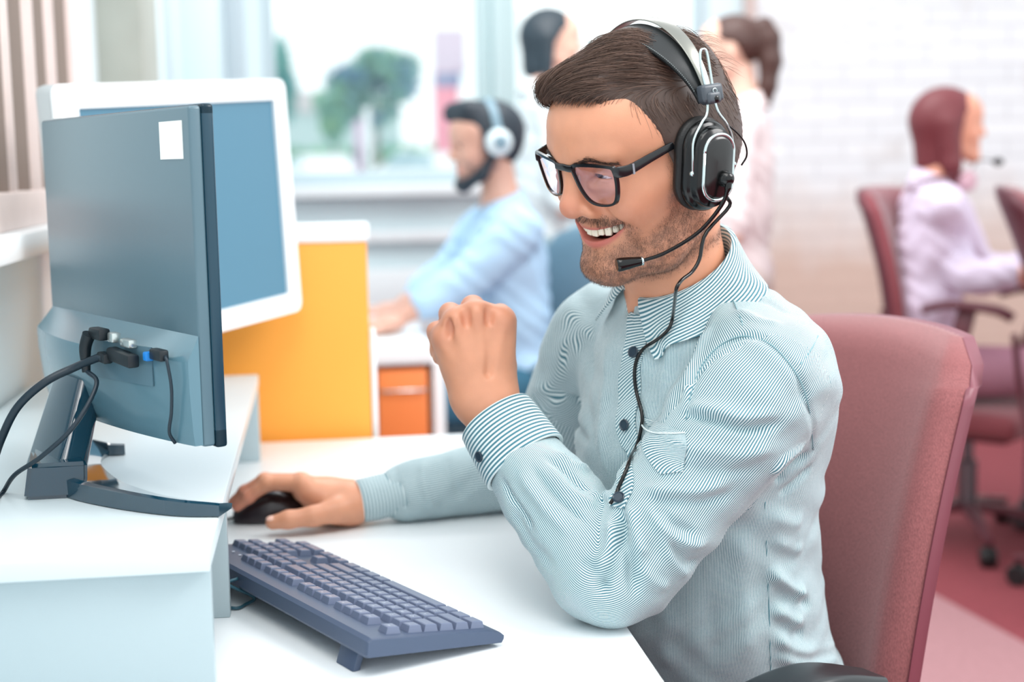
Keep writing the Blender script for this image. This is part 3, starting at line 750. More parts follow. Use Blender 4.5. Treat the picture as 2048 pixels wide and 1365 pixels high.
def surface_nets(f):
    s = f < 0; n = np.array(f.shape)-1
    cnt = sum(s[i:n[0]+i, j:n[1]+j, k:n[2]+k].astype(np.int8) for i in (0, 1) for j in (0, 1) for k in (0, 1))
    act = np.argwhere((cnt > 0) & (cnt < 8)); idx = np.full(n, -1, np.int32); idx[tuple(act.T)] = np.arange(len(act))
    acc = np.zeros((len(act), 3)); num = np.zeros(len(act))
    cs = [(i, j, k) for i in (0, 1) for j in (0, 1) for k in (0, 1)]
    val = {c: f[act[:, 0]+c[0], act[:, 1]+c[1], act[:, 2]+c[2]] for c in cs}
    for a in cs:
        for ax in range(3):
            if a[ax] == 0:
                b = tuple(a[i]+(i == ax) for i in range(3)); fa, fb = val[a], val[b]
                m = (fa < 0) != (fb < 0); t = np.where(m, fa/(fa-fb+1e-20), 0)
                p = np.array(a, float)[None]+t[:, None]*np.eye(3)[ax][None]
                acc += np.where(m[:, None], p, 0); num += m
    V = act+acc/num[:, None]
    Fs = []
    for ax in range(3):
        a = [slice(None)]*3; b = [slice(None)]*3; a[ax] = slice(0, -1); b[ax] = slice(1, None)
        s0, s1 = s[tuple(a)], s[tuple(b)]; e = np.argwhere(s0 != s1)
        u, v = (ax+1) % 3, (ax+2) % 3
        e = e[(e[:, u] > 0) & (e[:, v] > 0) & (e[:, u] < n[u]) & (e[:, v] < n[v])]
        q = []
        for du, dv in ((-1, -1), (0, -1), (0, 0), (-1, 0)):
            c = e.copy(); c[:, u] += du; c[:, v] += dv; q.append(idx[tuple(c.T)])
        q = np.stack(q, 1); flip = ~s0[tuple(e.T)]; q[flip] = q[flip][:, ::-1]; Fs.append(q)
    F = np.concatenate(Fs); return V, F[(F >= 0).all(1)]

def laplace(V, F, w):
    acc = np.zeros_like(V); num = np.zeros(len(V))
    for i in range(4):
        j = (i+1) % 4
        for a, b in ((F[:, i], F[:, j]), (F[:, j], F[:, i])):
            for c in range(3): acc[:, c] += np.bincount(a, V[b, c], len(V))
            num += np.bincount(a, minlength=len(V))
    return V+w*(acc/np.maximum(num, 1)[:, None]-V)

def normals(V, F):
    n = np.cross(V[F[:, 2]]-V[F[:, 0]], V[F[:, 3]]-V[F[:, 1]]); N = np.zeros_like(V)
    for i in range(4):
        for c in range(3): N[:, c] += np.bincount(F[:, i], n[:, c], len(V))
    return N/(np.linalg.norm(N, axis=1)[:, None]+1e-12)

def strands_vf(roots, dirs, length, r0, bend, seed, segs=5, jitter=.15, clump=None):
    """hair: thin tapered three-sided tubes. bend(P, D) gives the next direction"""
    r = np.random.default_rng(seed); n = len(roots); P = np.array(roots, float); D = np.array(dirs, float); L = np.broadcast_to(np.asarray(length, float), (n,))
    pts = [P.copy()]
    for i in range(segs):
        D = bend(P, D, (i+1)/segs); D = D+r.normal(size=D.shape)*jitter; D /= np.linalg.norm(D, axis=1)[:, None]+1e-9
        P = P+D*(L/segs)[:, None]; pts.append(P.copy())
    pts = np.stack(pts, 1)                                   # n, segs+1, 3
    T = np.gradient(pts, axis=1); T /= np.linalg.norm(T, axis=2)[..., None]+1e-9
    ref = r.normal(size=(n, 1, 3)); A = np.cross(T, ref); A /= np.linalg.norm(A, axis=2)[..., None]+1e-9; B = np.cross(T, A)
    rad = np.broadcast_to(np.asarray(r0, float), (n,))[:, None]*np.linspace(1, .25, segs+1)[None]
    ring = [pts+rad[..., None]*(math.cos(a)*A+math.sin(a)*B) for a in (0, 2*math.pi/3, 4*math.pi/3)]
    V = np.stack(ring, 2)                                    # n, segs+1, 3, 3
    k = (segs+1)*3; base = np.arange(n)[:, None]*k; F = []
    for i in range(segs):
        for j in range(3):
            F.append(base+np.array([[i*3+j, i*3+(j+1) % 3, (i+1)*3+(j+1) % 3, (i+1)*3+j]]))
    return V.reshape(-1, 3), np.concatenate(F)

def merge(parts):
    Vs, Fs, n = [], [], 0
    for V, F in parts: Vs.append(V); Fs.append(np.asarray(F)+n); n += len(V)
    return np.concatenate(Vs), np.concatenate(Fs)

def sstep(x, a, b): t = np.clip((x-a)/(b-a), 0, 1); return t*t*(3-2*t)

def vcol(o, name, cols):
    at_ = o.data.color_attributes.new(name, 'FLOAT_COLOR', 'POINT'); c = np.ones((len(cols), 4), np.float32); c[:, :cols.shape[1]] = cols
    at_.data.foreach_set('color', c.ravel())
# ================================================================ THE MAN AT THE DESK
# ---- head frame: x forward, y to his left, z up
HA, HB, HC, HS = .417, .2465, -.133, 1.04
HT = np.array([.3436, 1.4541, 1.1937])
def _rotm3(a, b, c):
    B = np.array([[-1, 0, 0], [0, -1, 0], [0, 0, 1]], float)
    Rz = np.array([[math.cos(a), -math.sin(a), 0], [math.sin(a), math.cos(a), 0], [0, 0, 1]])
    Ry = np.array([[math.cos(b), 0, math.sin(b)], [0, 1, 0], [-math.sin(b), 0, math.cos(b)]])
    Rx = np.array([[1, 0, 0], [0, math.cos(c), -math.sin(c)], [0, math.sin(c), math.cos(c)]])
    return Rz @ B @ Ry @ Rx
HR = _rotm3(HA, HB, HC)
def h2w(P): return (np.asarray(P, float)*HS) @ HR.T+HT
def w2h(P): return ((np.asarray(P, float)-HT) @ HR)/HS

# ---- torso frame: f the way he faces, l to his left
TO = np.array([.405, 1.52, 0.]); ef = np.array([-.93, -.366, 0.]); el = np.array([.366, -.93, 0.])
def tw(f, l, z): return TO+ef*f+el*l+zU*z
def w2t(P): q = np.asarray(P, float)-TO; return np.stack([q @ ef, q @ el, q[..., 2]], -1)

shL, elL, wrL = np.array([.444, 1.372, .985]), at(1222, 1178, 1.455), at(972, 812, 1.525)
shR, elR, wrR = np.array([.336, 1.668, 1.000]), at(1095, 955, 1.93), at(715, 1003, 1.845)
elL = np.array([.280, 1.362, DT+.041]); elR[2] = DT+.055
neckb = tw(.02, -.0, 1.035)

# ---------------------------------------------------------------- head
def head_sdf():
    S = Sdf()
    S.ell((-.003, 0, .040), (.088, .0755, .078), .01)                      # cranium
    S.ell((.036, 0, .058), (.064, .066, .052), .03)                       # forehead
    S.ell((.034, 0, -.012), (.048, .062, .072), .03)                      # middle of the face
    for s in (-1, 1):
        S.cone((-.006, s*.050, -.040), (.030, s*.045, -.066), .020, .017, .02)   # jaw
        S.cone((.030, s*.045, -.066), (.066, s*.018, -.080), .017, .014, .02)
        S.ell((.056, s*.042, -.010), (.026, .022, .022), .015)              # cheeks, lifted by the smile
        S.cone((.050, s*.052, .004), (.012, s*.069, .010), .012, .009, .02)  # cheekbone
    S.ell((.0690, 0, -.080), (.018, .023, .017), .02)                      # chin
    S.ell((.0590, 0, -.043), (.0165, .036, .022), .02)                      # muzzle
    for s in (-1, 1):
        S.ell((.094, s*.033, .022), (.017, .019, .0125), .012, 's')         # eye sockets
        S.cone((.091, s*.010, .0405), (.077, s*.045, .0425), .0085, .0065, .012)  # brow
    S.cone((.088, 0, .032), (.0970, 0, -.005), .0085, .0108, .012)         # nose
    S.ell((.0980, 0, -.0110), (.0122, .0128, .0108), .008)
    for s in (-1, 1):
        S.ell((.0850, s*.0165, -.0140), (.0125, .0095, .0090), .006)
        S.ell((.0910, s*.0088, -.0222), (.0062, .0038, .0036), .003, 's')    # nostrils
        S.cone((.088, s*.0225, -.009), (.070, s*.0440, -.031), .0012, .0008, .012, 's')  # smile folds
    # lips round an open smile
    yy = np.linspace(-.041, .041, 17)
    def arc(y, z0, lift, x0, back): t = y/.041; return np.array([x0-back*t*t, y, z0+lift*t*t])
    up = [arc(y, -.0360, .0055, .0805, .0265) for y in yy]; lo = [arc(y, -.0510, .0205, .0785, .0250) for y in yy]
    S.chain(up, [.0018+.0026*(1-(y/.042)**2) for y in yy], .004)
    S.chain(lo, [.0016+.0040*(1-(y/.042)**2) for y in yy], .004)
    def mouth(x, y, z):
        t = np.clip(np.abs(y)/.0395, 0, 1.2); zc = -.0436+.0128*t*t; ho = .0062*np.maximum(1-t*t, 0)**.42-.0003
        d = np.maximum(np.abs(z-zc)-ho, (np.abs(y)-.0392)*.5); return np.maximum(d, .054-.026*t*t-x)
    S.func(mouth, (.024, -.042, -.060), (.105, .042, -.024), .002, 's')
    for s in (-1, 1):                                                       # lids
        S.ell((.0745, s*.0325, .0215), (.0135, .0145, .0115), .004)
        def slit(x, y, z, s=s):
            yl = (y-s*.0325)*s; zc = .0195+.0022*(1-(yl/.0135)**2)
            return np.maximum(np.maximum(np.abs(z-zc)-.0020*np.maximum(1-(yl/.0132)**2, 0)**.6, np.abs(yl)-.0125), .070-x)
        S.func(slit, (.066, s*.0325-.014, .012), (.096, s*.0325+.014, .032), .0015, 's')
        S.cone((.085, s*.022, .0115), (.077, s*.046, .0095), .0050, .0040, .006)       # lower lid roll of a smile
        S.ell((-.014, s*.079, .012), (.019, .006, .031), .006, rot=rotm((1, 0, 0), s*.15))     # ears
        S.ell((-.009, s*.084, .014), (.010, .005, .018), .004, 's')
    return S
HSDF = head_sdf()
nb = w2h(neckb); nt_ = np.array([-.022, 0, -.045])
HSDF.cone(nt_, nt_*.45+nb*.55, .048, .0475, .03).cone(nt_*.45+nb*.55, nb, .0475, .052, .02)
HSDF.cone((.012, 0, -.075), nt_*.3+nb*.7+np.array([.022, 0, 0]), .022, .016, .03)      # throat
HSDF.cone(nb, nb+(w2h(tw(-.01, 0, .93))-nb), .052, .070, .02)
for s_ in (-1, 1): HSDF.cone(nt_*.35+nb*.65, w2h(tw(-.035, s_*.07, .965)), .028, .024, .03)
hV, hF = HSDF.mesh(.00165, 1)
hN = normals(hV, hF)

def beard_mask(P):
    """stubble on jaw, chin, lip; 0..1"""
    x, y, z = P[:, 0], np.abs(P[:, 1]), P[:, 2]
    zc = np.interp(x, [-.02, .010, .030, .050, .066, .085], [.040, .020, -.022, -.040, -.047, -.0555])   # upper edge of the cheek beard
    jaw = sstep(zc-z, -.006, .012)*sstep(x, -.022, -.004)
    under = sstep(z-.35*np.clip(.03-x, 0, .06), -.112, -.092)
    jaw = np.maximum(jaw, 1.0*sstep(x, .002, .008)*sstep(.040-x, 0, .012)*sstep(z, -.03, -.01)*sstep(.060-z, 0, .01))*under
    tash = np.exp(-(((z+.0285-.0*y)/.0055)**2))*sstep(.086-x, 0, .005)*sstep(x, .056, .066)*sstep(.044-y, 0, .006)
    side = np.exp(-(((y-.044)/.006)**2))*sstep(-.026-z, 0, .008)*sstep(x, .048, .058)*.8
    soul = np.exp(-((y/.010)**2)-(((z+.066)/.0045)**2))*sstep(x, .07, .08)
    chin = sstep(-.067-z, 0, .010)
    gap = np.exp(-((y-.018)/.007)**2-((z+.062)/.006)**2)*.6
    lip = np.exp(-(((z+.0440-.0128*(y/.0395)**2)/.0120)**4))*sstep(.042-y, 0, .004)*sstep(x, .05, .06)
    return np.clip(np.maximum.reduce([jaw*.85, tash*1.6, side, soul, chin*under])-gap*.4, 0, 1)*(1-lip*.95*sstep(tash, .9, .2))
def lip_mask(P):
    x, y, z = P[:, 0], np.abs(P[:, 1]), P[:, 2]; t = y/.041
    lo = np.exp(-(((z+.0522-.0210*t*t)/.0050)**4)); up = np.exp(-(((z+.0365-.0055*t*t)/.0026)**4))
    return np.maximum(lo, up)*sstep(.0415-y, 0, .003)*sstep(x, .048, .056)
beard = beard_mask(hV); lip = lip_mask(hV)
red = np.zeros(len(hV))
for c, r_, a_ in (((.108, 0, -.010), .016, .9), ((.066, .045, -.012), .020, .55), ((.066, -.045, -.012), .020, .55), ((.0, .08, .01), .03, .5)):
    red = np.maximum(red, a_*np.exp(-((hV-np.array(c))**2).sum(1)/r_**2))
dark = np.zeros(len(hV))
# mouth interior is dark red
inm = (hV[:, 0] < .0735-.025*(hV[:, 1]/.041)**2) & (np.abs(hV[:, 1]) < .039) & (np.abs(hV[:, 2]+.0436-.0128*(hV[:, 1]/.0395)**2) < .0085) & (hV[:, 0] > .04)
dark[inm] = 1
hW = h2w(hV)

# ---------------------------------------------------------------- hands
def hand_sdf(S, w, mcp, fingers, thumb, back, rad=(.0105, .0108, .0104, .0092), palm=.016):
    """w wrist; mcp four knuckles index..little; fingers: their further joints; thumb: joints from its root; back: dorsal direction"""
    back = norm(back); mid = (mcp[1]+mcp[2])/2; dist = norm(mid-w); lat = norm(np.cross(dist, back))
    lat = lat if lat @ (mcp[0]-mcp[3]) > 0 else -lat
    for i in range(4):
        root = w+dist*.018+lat*(.016-.0105*i)-back*.003
        S.cone(root, mcp[i]-back*.004, .0150, rad[i]*1.18, .016)
        S.cone(root-back*.012, mcp[i]-back*.013-dist*.004, palm*.95, rad[i]*1.15, .016)
        S.ell(mcp[i]+back*.0005, (rad[i]*1.12,)*3, .006)
    S.ell((w+mid)/2-back*.012, (.026, .026, .026), .02)
    for i in range(4):
        J = [mcp[i]]+list(fingers[i]); r = rad[i]; R_ = [r*1.08, r*.98, r*.86, r*.70][:len(J)]
        S.chain(J, R_, .0045)
        for j in range(1, len(J)-1): S.ell(J[j], (R_[j]*1.05,)*3, .003)
    T = thumb; R_ = [.0165, .0125, .0112, .0090][:len(T)]
    S.cone(w+lat*.012-back*.008, T[0], .017, .0150, .015); S.chain(T, R_, .006)
    return lat, dist
# left hand: a raised fist, its back to the camera
vL = norm(at(940, 690, 1)-CAM); bL = -vL
px_ = lambda x, y, d=0.: at(x, y, 1.525+d)
mcpL = [px_(1001, 640, .000), px_(953, 630, -.006), px_(913, 645, -.006), px_(890, 676, .002)]
fw_ = -bL; upL = norm(mcpL[1]-wrL); upL = norm(upL-bL*(upL @ bL))
latL0 = norm(np.cross(norm(mcpL[1]-wrL), bL)); latL0 = latL0 if latL0 @ (mcpL[0]-mcpL[3]) > 0 else -latL0
fingL = []
for i, (l1, l2, l3) in enumerate(((.040, .026, .020), (.044, .029, .021), (.041, .027, .020), (.033, .021, .018))):
    u_ = (.12, .20, .24, .22)[i]; sd_ = (.02, -.06, -.14, -.24)[i]
    p1 = mcpL[i]+norm(fw_*.90+upL*u_+latL0*sd_)*l1; p2 = p1+(-upL*.97+fw_*.12)*l2; p3 = p2+(-fw_*.85-upL*.45)*l3; fingL.append([p1, p2, p3])
SL = Sdf()
thL = [wrL+upL*.040+latL0*.020-bL*.026, wrL+upL*.070+latL0*.022-bL*.046, mcpL[0]-upL*.018-latL0*.004-bL*.064, mcpL[1]-upL*.030-bL*.066]
hand_sdf(SL, wrL, mcpL, fingL, thL, bL, rad=(.0122, .0125, .0118, .0108), palm=.018)
fa = norm(elL-wrL)
SL.cone(wrL, wrL+fa*.06, .0290, .0300, .025, flat=(bL, 1.25)); SL.cone(wrL+fa*.06, elL-fa*.02, .0300, .028, .012)
SL.cone(elL, shL, .028, .036, .012)
for i in range(4):                     # tendons on the back of the hand
    SL.cone(wrL+upL*.03+bL*.0125+latL0*(.010-.007*i), mcpL[i]-upL*.012+bL*.0085, .0014, .0028, .008)
for i in range(3):                     # dips between knuckles
    c_ = (mcpL[i]+mcpL[i+1])/2; SL.ell(c_+bL*.0115+upL*.002, (.0040, .0040, .0095), .007, 's')
SL.cone(wrL+upL*.035+bL*.0195+latL0*.006, (mcpL[0]+mcpL[1])/2-upL*.030+bL*.0185, .0020, .0012, .009, 's')
lV, lF = SL.mesh(.0017, 1, lo=np.min([wrL, mcpL[3], shL, elL], 0)-.07, hi=np.max([mcpL[0]+fw_*.05, shL, elL], 0)+.07)

# right hand on the mouse
SR = Sdf(); q_ = lambda x, y, d: at(x, y, d)
mcpR = [q_(607, 968, 1.835), q_(603, 964, 1.858), q_(606, 970, 1.880), q_(616, 984, 1.898)]
fingR = [[q_(536, 967, 1.845), q_(497, 994, 1.848), q_(474, 1014, 1.850)], [q_(530, 962, 1.870), q_(490, 985, 1.875), q_(466, 1006, 1.878)],
         [q_(545, 974, 1.900), q_(510, 1005, 1.905), q_(492, 1024, 1.905)], [q_(570, 992, 1.915), q_(540, 1016, 1.918), q_(522, 1030, 1.916)]]
thR = [q_(672, 1022, 1.815), q_(626, 1033, 1.800), q_(577, 1040, 1.795), q_(545, 1046, 1.795)]
tn_ = norm(thR[3]-thR[2])
hand_sdf(SR, wrR, mcpR, fingR, thR, norm(zU*.9-FW*.25+np.array([.1, 0, 0])), rad=(.0100, .0102, .0098, .0088))
fr_ = norm(elR-wrR)
SR.cone(wrR, wrR+fr_*.05, .0275, .029, .02, flat=(zU, 1.2)); SR.cone(wrR+fr_*.05, elR, .0275, .026, .012).cone(elR, shR, .026, .036, .012)
rV, rF = SR.mesh(.0019, 1)
# hidden core that ties head, arms and hips into one body
SC = Sdf()
SC.chain([tw(-.01, 0, .93), tw(-.02, 0, .75), tw(-.04, 0, .62)], [.085, .075, .06], .04); SC.cone(shL, tw(-.02, .02, .94), .040, .06, .05).cone(shR, tw(-.02, -.02, .94), .040, .06, .05)
cV, cF = SC.mesh(.008, 1)

def skin_mat(name, rgb, stub=(70, 50, 42), sss=.12, lipc=(196, 104, 96)):
    m = mat(name, rgb, .42, spec=.45, sss=sss, sss_scale=.008)
    nt = m.node_tree; N = nt.nodes; L = nt.links; b = N['Principled BSDF']
    a = N.new('ShaderNodeAttribute'); a.attribute_name = 'skin'; sp = N.new('ShaderNodeSeparateColor'); L.new(a.outputs['Color'], sp.inputs[0])
    t = N.new('ShaderNodeTexCoord')
    n1 = N.new('ShaderNodeTexNoise'); n1.inputs['Scale'].default_value = 60; n1.inputs['Detail'].default_value = 4; L.new(t.outputs['Object'], n1.inputs['Vector'])
    m0 = N.new('ShaderNodeMix'); m0.data_type = 'RGBA'; m0.inputs['A'].default_value = lin([v*.955 for v in rgb]); m0.inputs['B'].default_value = lin([min(255, v*1.03) for v in rgb]); L.new(n1.outputs['Fac'], m0.inputs['Factor'])
    m1 = N.new('ShaderNodeMix'); m1.data_type = 'RGBA'; m1.inputs['B'].default_value = lin(lipc); L.new(sp.outputs['Green'], m1.inputs['Factor']); L.new(m0.outputs['Result'], m1.inputs['A'])
    m2 = N.new('ShaderNodeMix'); m2.data_type = 'RGBA'; m2.inputs['B'].default_value = lin((70, 22, 20)); L.new(sp.outputs['Blue'], m2.inputs['Factor']); L.new(m1.outputs['Result'], m2.inputs['A'])
    n2 = N.new('ShaderNodeTexNoise'); n2.inputs['Scale'].default_value = 1100; n2.inputs['Detail'].default_value = 2; L.new(t.outputs['Object'], n2.inputs['Vector'])
    n3 = N.new('ShaderNodeTexNoise'); n3.inputs['Scale'].default_value = 120; n3.inputs['Detail'].default_value = 3; L.new(t.outputs['Object'], n3.inputs['Vector'])
    ad = N.new('ShaderNodeMath'); ad.operation = 'ADD'; L.new(n2.outputs['Fac'], ad.inputs[0]); L.new(n3.outputs['Fac'], ad.inputs[1])
    mr = N.new('ShaderNodeMapRange'); mr.inputs['From Min'].default_value = .82; mr.inputs['From Max'].default_value = 1.18; mr.inputs['To Min'].default_value = .26; mr.inputs['To Max'].default_value = .78; L.new(ad.outputs[0], mr.inputs[0])
    mu = N.new('ShaderNodeMath'); mu.operation = 'MULTIPLY'; L.new(mr.outputs[0], mu.inputs[0]); L.new(sp.outputs['Red'], mu.inputs[1])
    m3 = N.new('ShaderNodeMix'); m3.data_type = 'RGBA'; m3.inputs['B'].default_value = lin(stub); L.new(mu.outputs[0], m3.inputs['Factor']); L.new(m2.outputs['Result'], m3.inputs['A'])
    L.new(m3.outputs['Result'], b.inputs['Base Color'])
    bp = N.new('ShaderNodeBump'); bp.inputs['Strength'].default_value = .18; bp.inputs['Distance'].default_value = .0006; L.new(n2.outputs['Fac'], bp.inputs['Height']); L.new(bp.outputs['Normal'], b.inputs['Normal'])
    return m
m_skin = skin_mat('skin_man', (216, 152, 120))
bodyV, bodyF = merge([(hW, hF), (lV, lF), (rV, rF), (cV, cF)])
man = add('person', bodyV, bodyF, m_skin)
tag(man, 'smiling man in a striped shirt, glasses and headset, fist raised, at the near desk', 'person')
cols = np.zeros((len(bodyV), 3), np.float32); nh = len(hV)
cols[:nh, 0] = beard; cols[:nh, 1] = np.maximum(lip*.85, red*.35); cols[:nh, 2] = dark
kn = np.zeros(len(lV))
for m_ in mcpL: kn = np.maximum(kn, .30*np.exp(-((lV-m_)**2).sum(1)/.014**2))
for f_ in fingL: kn = np.maximum(kn, .22*np.exp(-((lV-f_[0])**2).sum(1)/.016**2))
cols[nh:nh+len(lV), 1] = kn
kr = np.zeros(len(rV))
for f_ in fingR:
    for q in f_[1:]: kr = np.maximum(kr, .45*np.exp(-((rV-q)**2).sum(1)/.016**2))
cols[nh+len(lV):nh+len(lV)+len(rV), 1] = kr
vcol(man, 'skin', cols)

def nail(p, d, n, size, parent):
    d = norm(d); n = norm(n-d*(n @ d)); V, F = ellipsoid_vf((0, 0, 0), (size, size*.72, .0016), np.stack([d, np.cross(n, d), n], 1), 20, 10); add('fingernail', V+p, F, mat('nail', (238, 190, 172), .25), parent)
nc_ = norm(CAM-thR[3])
nail(thR[3]+tn_*.002+norm(nc_*.55+zU*.75)*.0082, tn_, nc_*.55+zU*.75, .0062, man)
for f_ in fingR[:2]: nail(f_[2]+zU*.0066, f_[2]-f_[1], zU*.8-FW*.2, .0055, man)
# eyes, teeth
m_eye = mat('eye', (236, 232, 228), .12)
def eye_mat():
    m = m_eye; nt = m.node_tree; N = nt.nodes; L = nt.links; b = N['Principled BSDF']
    a = N.new('ShaderNodeAttribute'); a.attribute_name = 'iris'; mx = N.new('ShaderNodeMix'); mx.data_type = 'RGBA'
    mx.inputs['A'].default_value = lin((236, 230, 226)); mx.inputs['B'].default_value = lin((52, 34, 26)); L.new(a.outputs['Fac'], mx.inputs['Factor']); L.new(mx.outputs['Result'], b.inputs['Base Color'])
eye_mat()
for s_ in (-1, 1):
    c_ = np.array([.0735, s_*.0325, .0205]); V, F = ellipsoid_vf((0, 0, 0), (.0118,)*3, None, 32, 24)
    g = norm((.96, s_*.0-.12, -.22)); ir = sstep(V @ g/.0118, .70, .76)
    o = add('eye', h2w(V+c_), F, m_eye, man); vcol(o, 'iris', np.stack([ir]*3, 1))
m_tooth = mat('teeth', (244, 236, 216), .22, sss=.1)
parts = []
for i in range(12):
    sgn = -1 if i % 2 else 1; j = i//2
    y = sgn*(.0043, .0119, .0190, .0255, .0308, .0345)[j]; w = (.0085, .0067, .0076, .0068, .0066, .006)[j]; hgt = (.0112, .0098, .0108, .0090, .0080, .007)[j]
    x = .0786-.0260*(y/.041)**2; z = -.0342+.0062*(y/.041)**2-hgt/2
    ang = math.atan2(2*.0260*y/.041**2, 1)
    V, F = box_vf((.0055, w*.99, hgt), (0, 0, 0), .0017, 3); V[:, 1] *= 1-.12*np.clip(V[:, 2]/hgt, 0, 1)
    parts.append(((V @ rotm((0, 0, 1), ang).T)+np.array([x, y, z]), F))
V, F = join(parts); add('teeth', h2w(V), F, m_tooth, man)
V, F = ellipsoid_vf((.056, 0, -.0525), (.014, .022, .005)); add('tongue', h2w(V), F, mat('tongue', (206, 110, 108), .3), man)
# ---------------------------------------------------------------- hair, brows, beard
from mathutils.kdtree import KDTree
from mathutils.bvhtree import BVHTree
m_hair = mat('hair_brown', (58, 42, 36), .45, spec=.4)
def hair_mat(m, lo, hi):
    nt = m.node_tree; N = nt.nodes; L = nt.links; b = N['Principled BSDF']
    a = N.new('ShaderNodeAttribute'); a.attribute_name = 'tone'; mx = N.new('ShaderNodeMix'); mx.data_type = 'RGBA'
    mx.inputs['A'].default_value = lin(lo); mx.inputs['B'].default_value = lin(hi); L.new(a.outputs['Fac'], mx.inputs['Factor']); L.new(mx.outputs['Result'], b.inputs['Base Color'])
hair_mat(m_hair, (44, 31, 27), (140, 110, 95))
HSH = Sdf()
HSH.ell((-.008, 0, .044), (.0895, .0800, .0805), .01)
HSH.ell((.034, 0, .058), (.0665, .0690, .0540), .02)
HSH.ell((-.014, 0, .020), (.0800, .0770, .0700), .02)
HSH.cone((.020, .010, .104), (.062, -.004, .106), .028, .020, .03)       # the swept-up front
HSH.cone((.066, .020, .101), (.072, -.036, .100), .015, .013, .02)
HSH.cone((-.045, .012, .098), (.02, .012, .104), .026, .030, .03)
for s_ in (-1, 1): HSH.cone((.018, s_*.0690, .045), (.016, s_*.0700, .012), .010, .0060, .012)
def hair_low(x):
    return np.interp(x, [-.13, -.10, -.070, -.050, -.036, -.026, -.010, .006, .0065, .028, .0285, .036, .044, .052, .060, .072, .095, .12],
                     [-.045, -.052, -.050, -.042, -.020, .016, .026, .018, -.004, -.004, .024, .040, .060, .076, .0855, .0895, .095, .097])
def cut(x, y, z): return np.minimum(z-hair_low(x)+0*y, .02)*.75
HSH.func(cut, (-.14, -.10, -.10), (.13, .10, .16), .006, 's')
sV, sF = HSH.mesh(.0022, 1); sN = normals(sV, sF)
kd = KDTree(len(sV)); [kd.insert(v, i) for i, v in enumerate(sV)]; kd.balance()
keep = (sV[:, 2] > hair_low(sV[:, 0])-.003)
r_ = np.random.default_rng(11)
def near(P): return np.array([kd.find(p)[1] for p in P])
topw = sstep(sV[:, 2]+.10*np.clip(-sV[:, 0]-.02, -.1, .1), .074, .098)*sstep(sV[:, 0], -.085, -.05)
def outer(i): return sN[i]
cand = np.where(keep & (((sV-np.array([-.01, 0, .03]))*sN).sum(1) > .01))[0]
def flow(P, i):
    w = topw[i][:, None]
    ftop = np.stack([np.full(len(P), .85), -.42-3.0*P[:, 1], .10+0*P[:, 0]], 1)
    fside = np.stack([np.full(len(P), -.35), 0*P[:, 0], np.full(len(P), -.9)], 1)
    f = ftop*w+fside*(1-w); n = sN[i]; f = f-n*(f*n).sum(1)[:, None]; return f/(np.linalg.norm(f, axis=1)[:, None]+1e-9)
def bend_lift(lift):
    def b(P, D, t):
        i = near(P); f = flow(P, i); off = ((P-sV[i])*sN[i]).sum(1)
        pull = (lift*(1-t)-off*40)[:, None]
        d = D*.45+f*.6+sN[i]*pull*.35; return d/(np.linalg.norm(d, axis=1)[:, None]+1e-9)
    return b
p_ = (.75+topw[cand]*.8); p_ /= p_.sum()
idx = r_.choice(cand, 12000, p=p_)
i_top = idx[topw[idx] > .45]; i_side = idx[topw[idx] <= .45]
A_ = strands_vf(sV[i_top]-sN[i_top]*.002, flow(sV[i_top], i_top)+sN[i_top]*.25, r_.uniform(.025, .052, len(i_top)), r_.uniform(.00022, .00042, len(i_top)), bend_lift(.10), 3, 7, .06)
B_ = strands_vf(sV[i_side]-sN[i_side]*.002, flow(sV[i_side], i_side)+sN[i_side]*.5, r_.uniform(.006, .012, len(i_side)), r_.uniform(.00022, .00036, len(i_side)), bend_lift(.30), 4, 3, .10)
# a few loose hairs at the crown
lo_ = cand[(sV[cand, 0] < -.05) & (sV[cand, 2] > .09)]; lo_ = r_.choice(lo_, 60)
C_ = strands_vf(sV[lo_], sN[lo_]*.8+np.array([-.3, .2, .3]), r_.uniform(.014, .03, len(lo_)), .0002, lambda P, D, t: D+np.array([-.25, .25, -.35]), 5, 7, .08)
fr_i = cand[(sV[cand, 0] > .070) & (sV[cand, 2] > .088)]; fr_i = r_.choice(fr_i, 900)
D_ = strands_vf(sV[fr_i], np.stack([.8+0*fr_i, -.5+0*fr_i, .0+0*fr_i], 1), r_.uniform(.006, .013, len(fr_i)), .0003, lambda P, D, t: D+np.array([-.02, -.10, -.28]), 6, 5, .07)
tone = np.concatenate([np.zeros(len(sV))+.16]+[np.repeat(np.clip(r_.normal(m_, .2, len(q[0])//((sg+1)*3)), 0, 1), (sg+1)*3) for q, sg, m_ in ((A_, 7, .44), (B_, 3, .28), (C_, 7, .3), (D_, 5, .36))])
V, F = merge([(sV, sF), A_, B_, C_, D_])
hair = add('hair', h2w(V), F, m_hair, man); vcol(hair, 'tone', np.stack([tone]*3, 1))
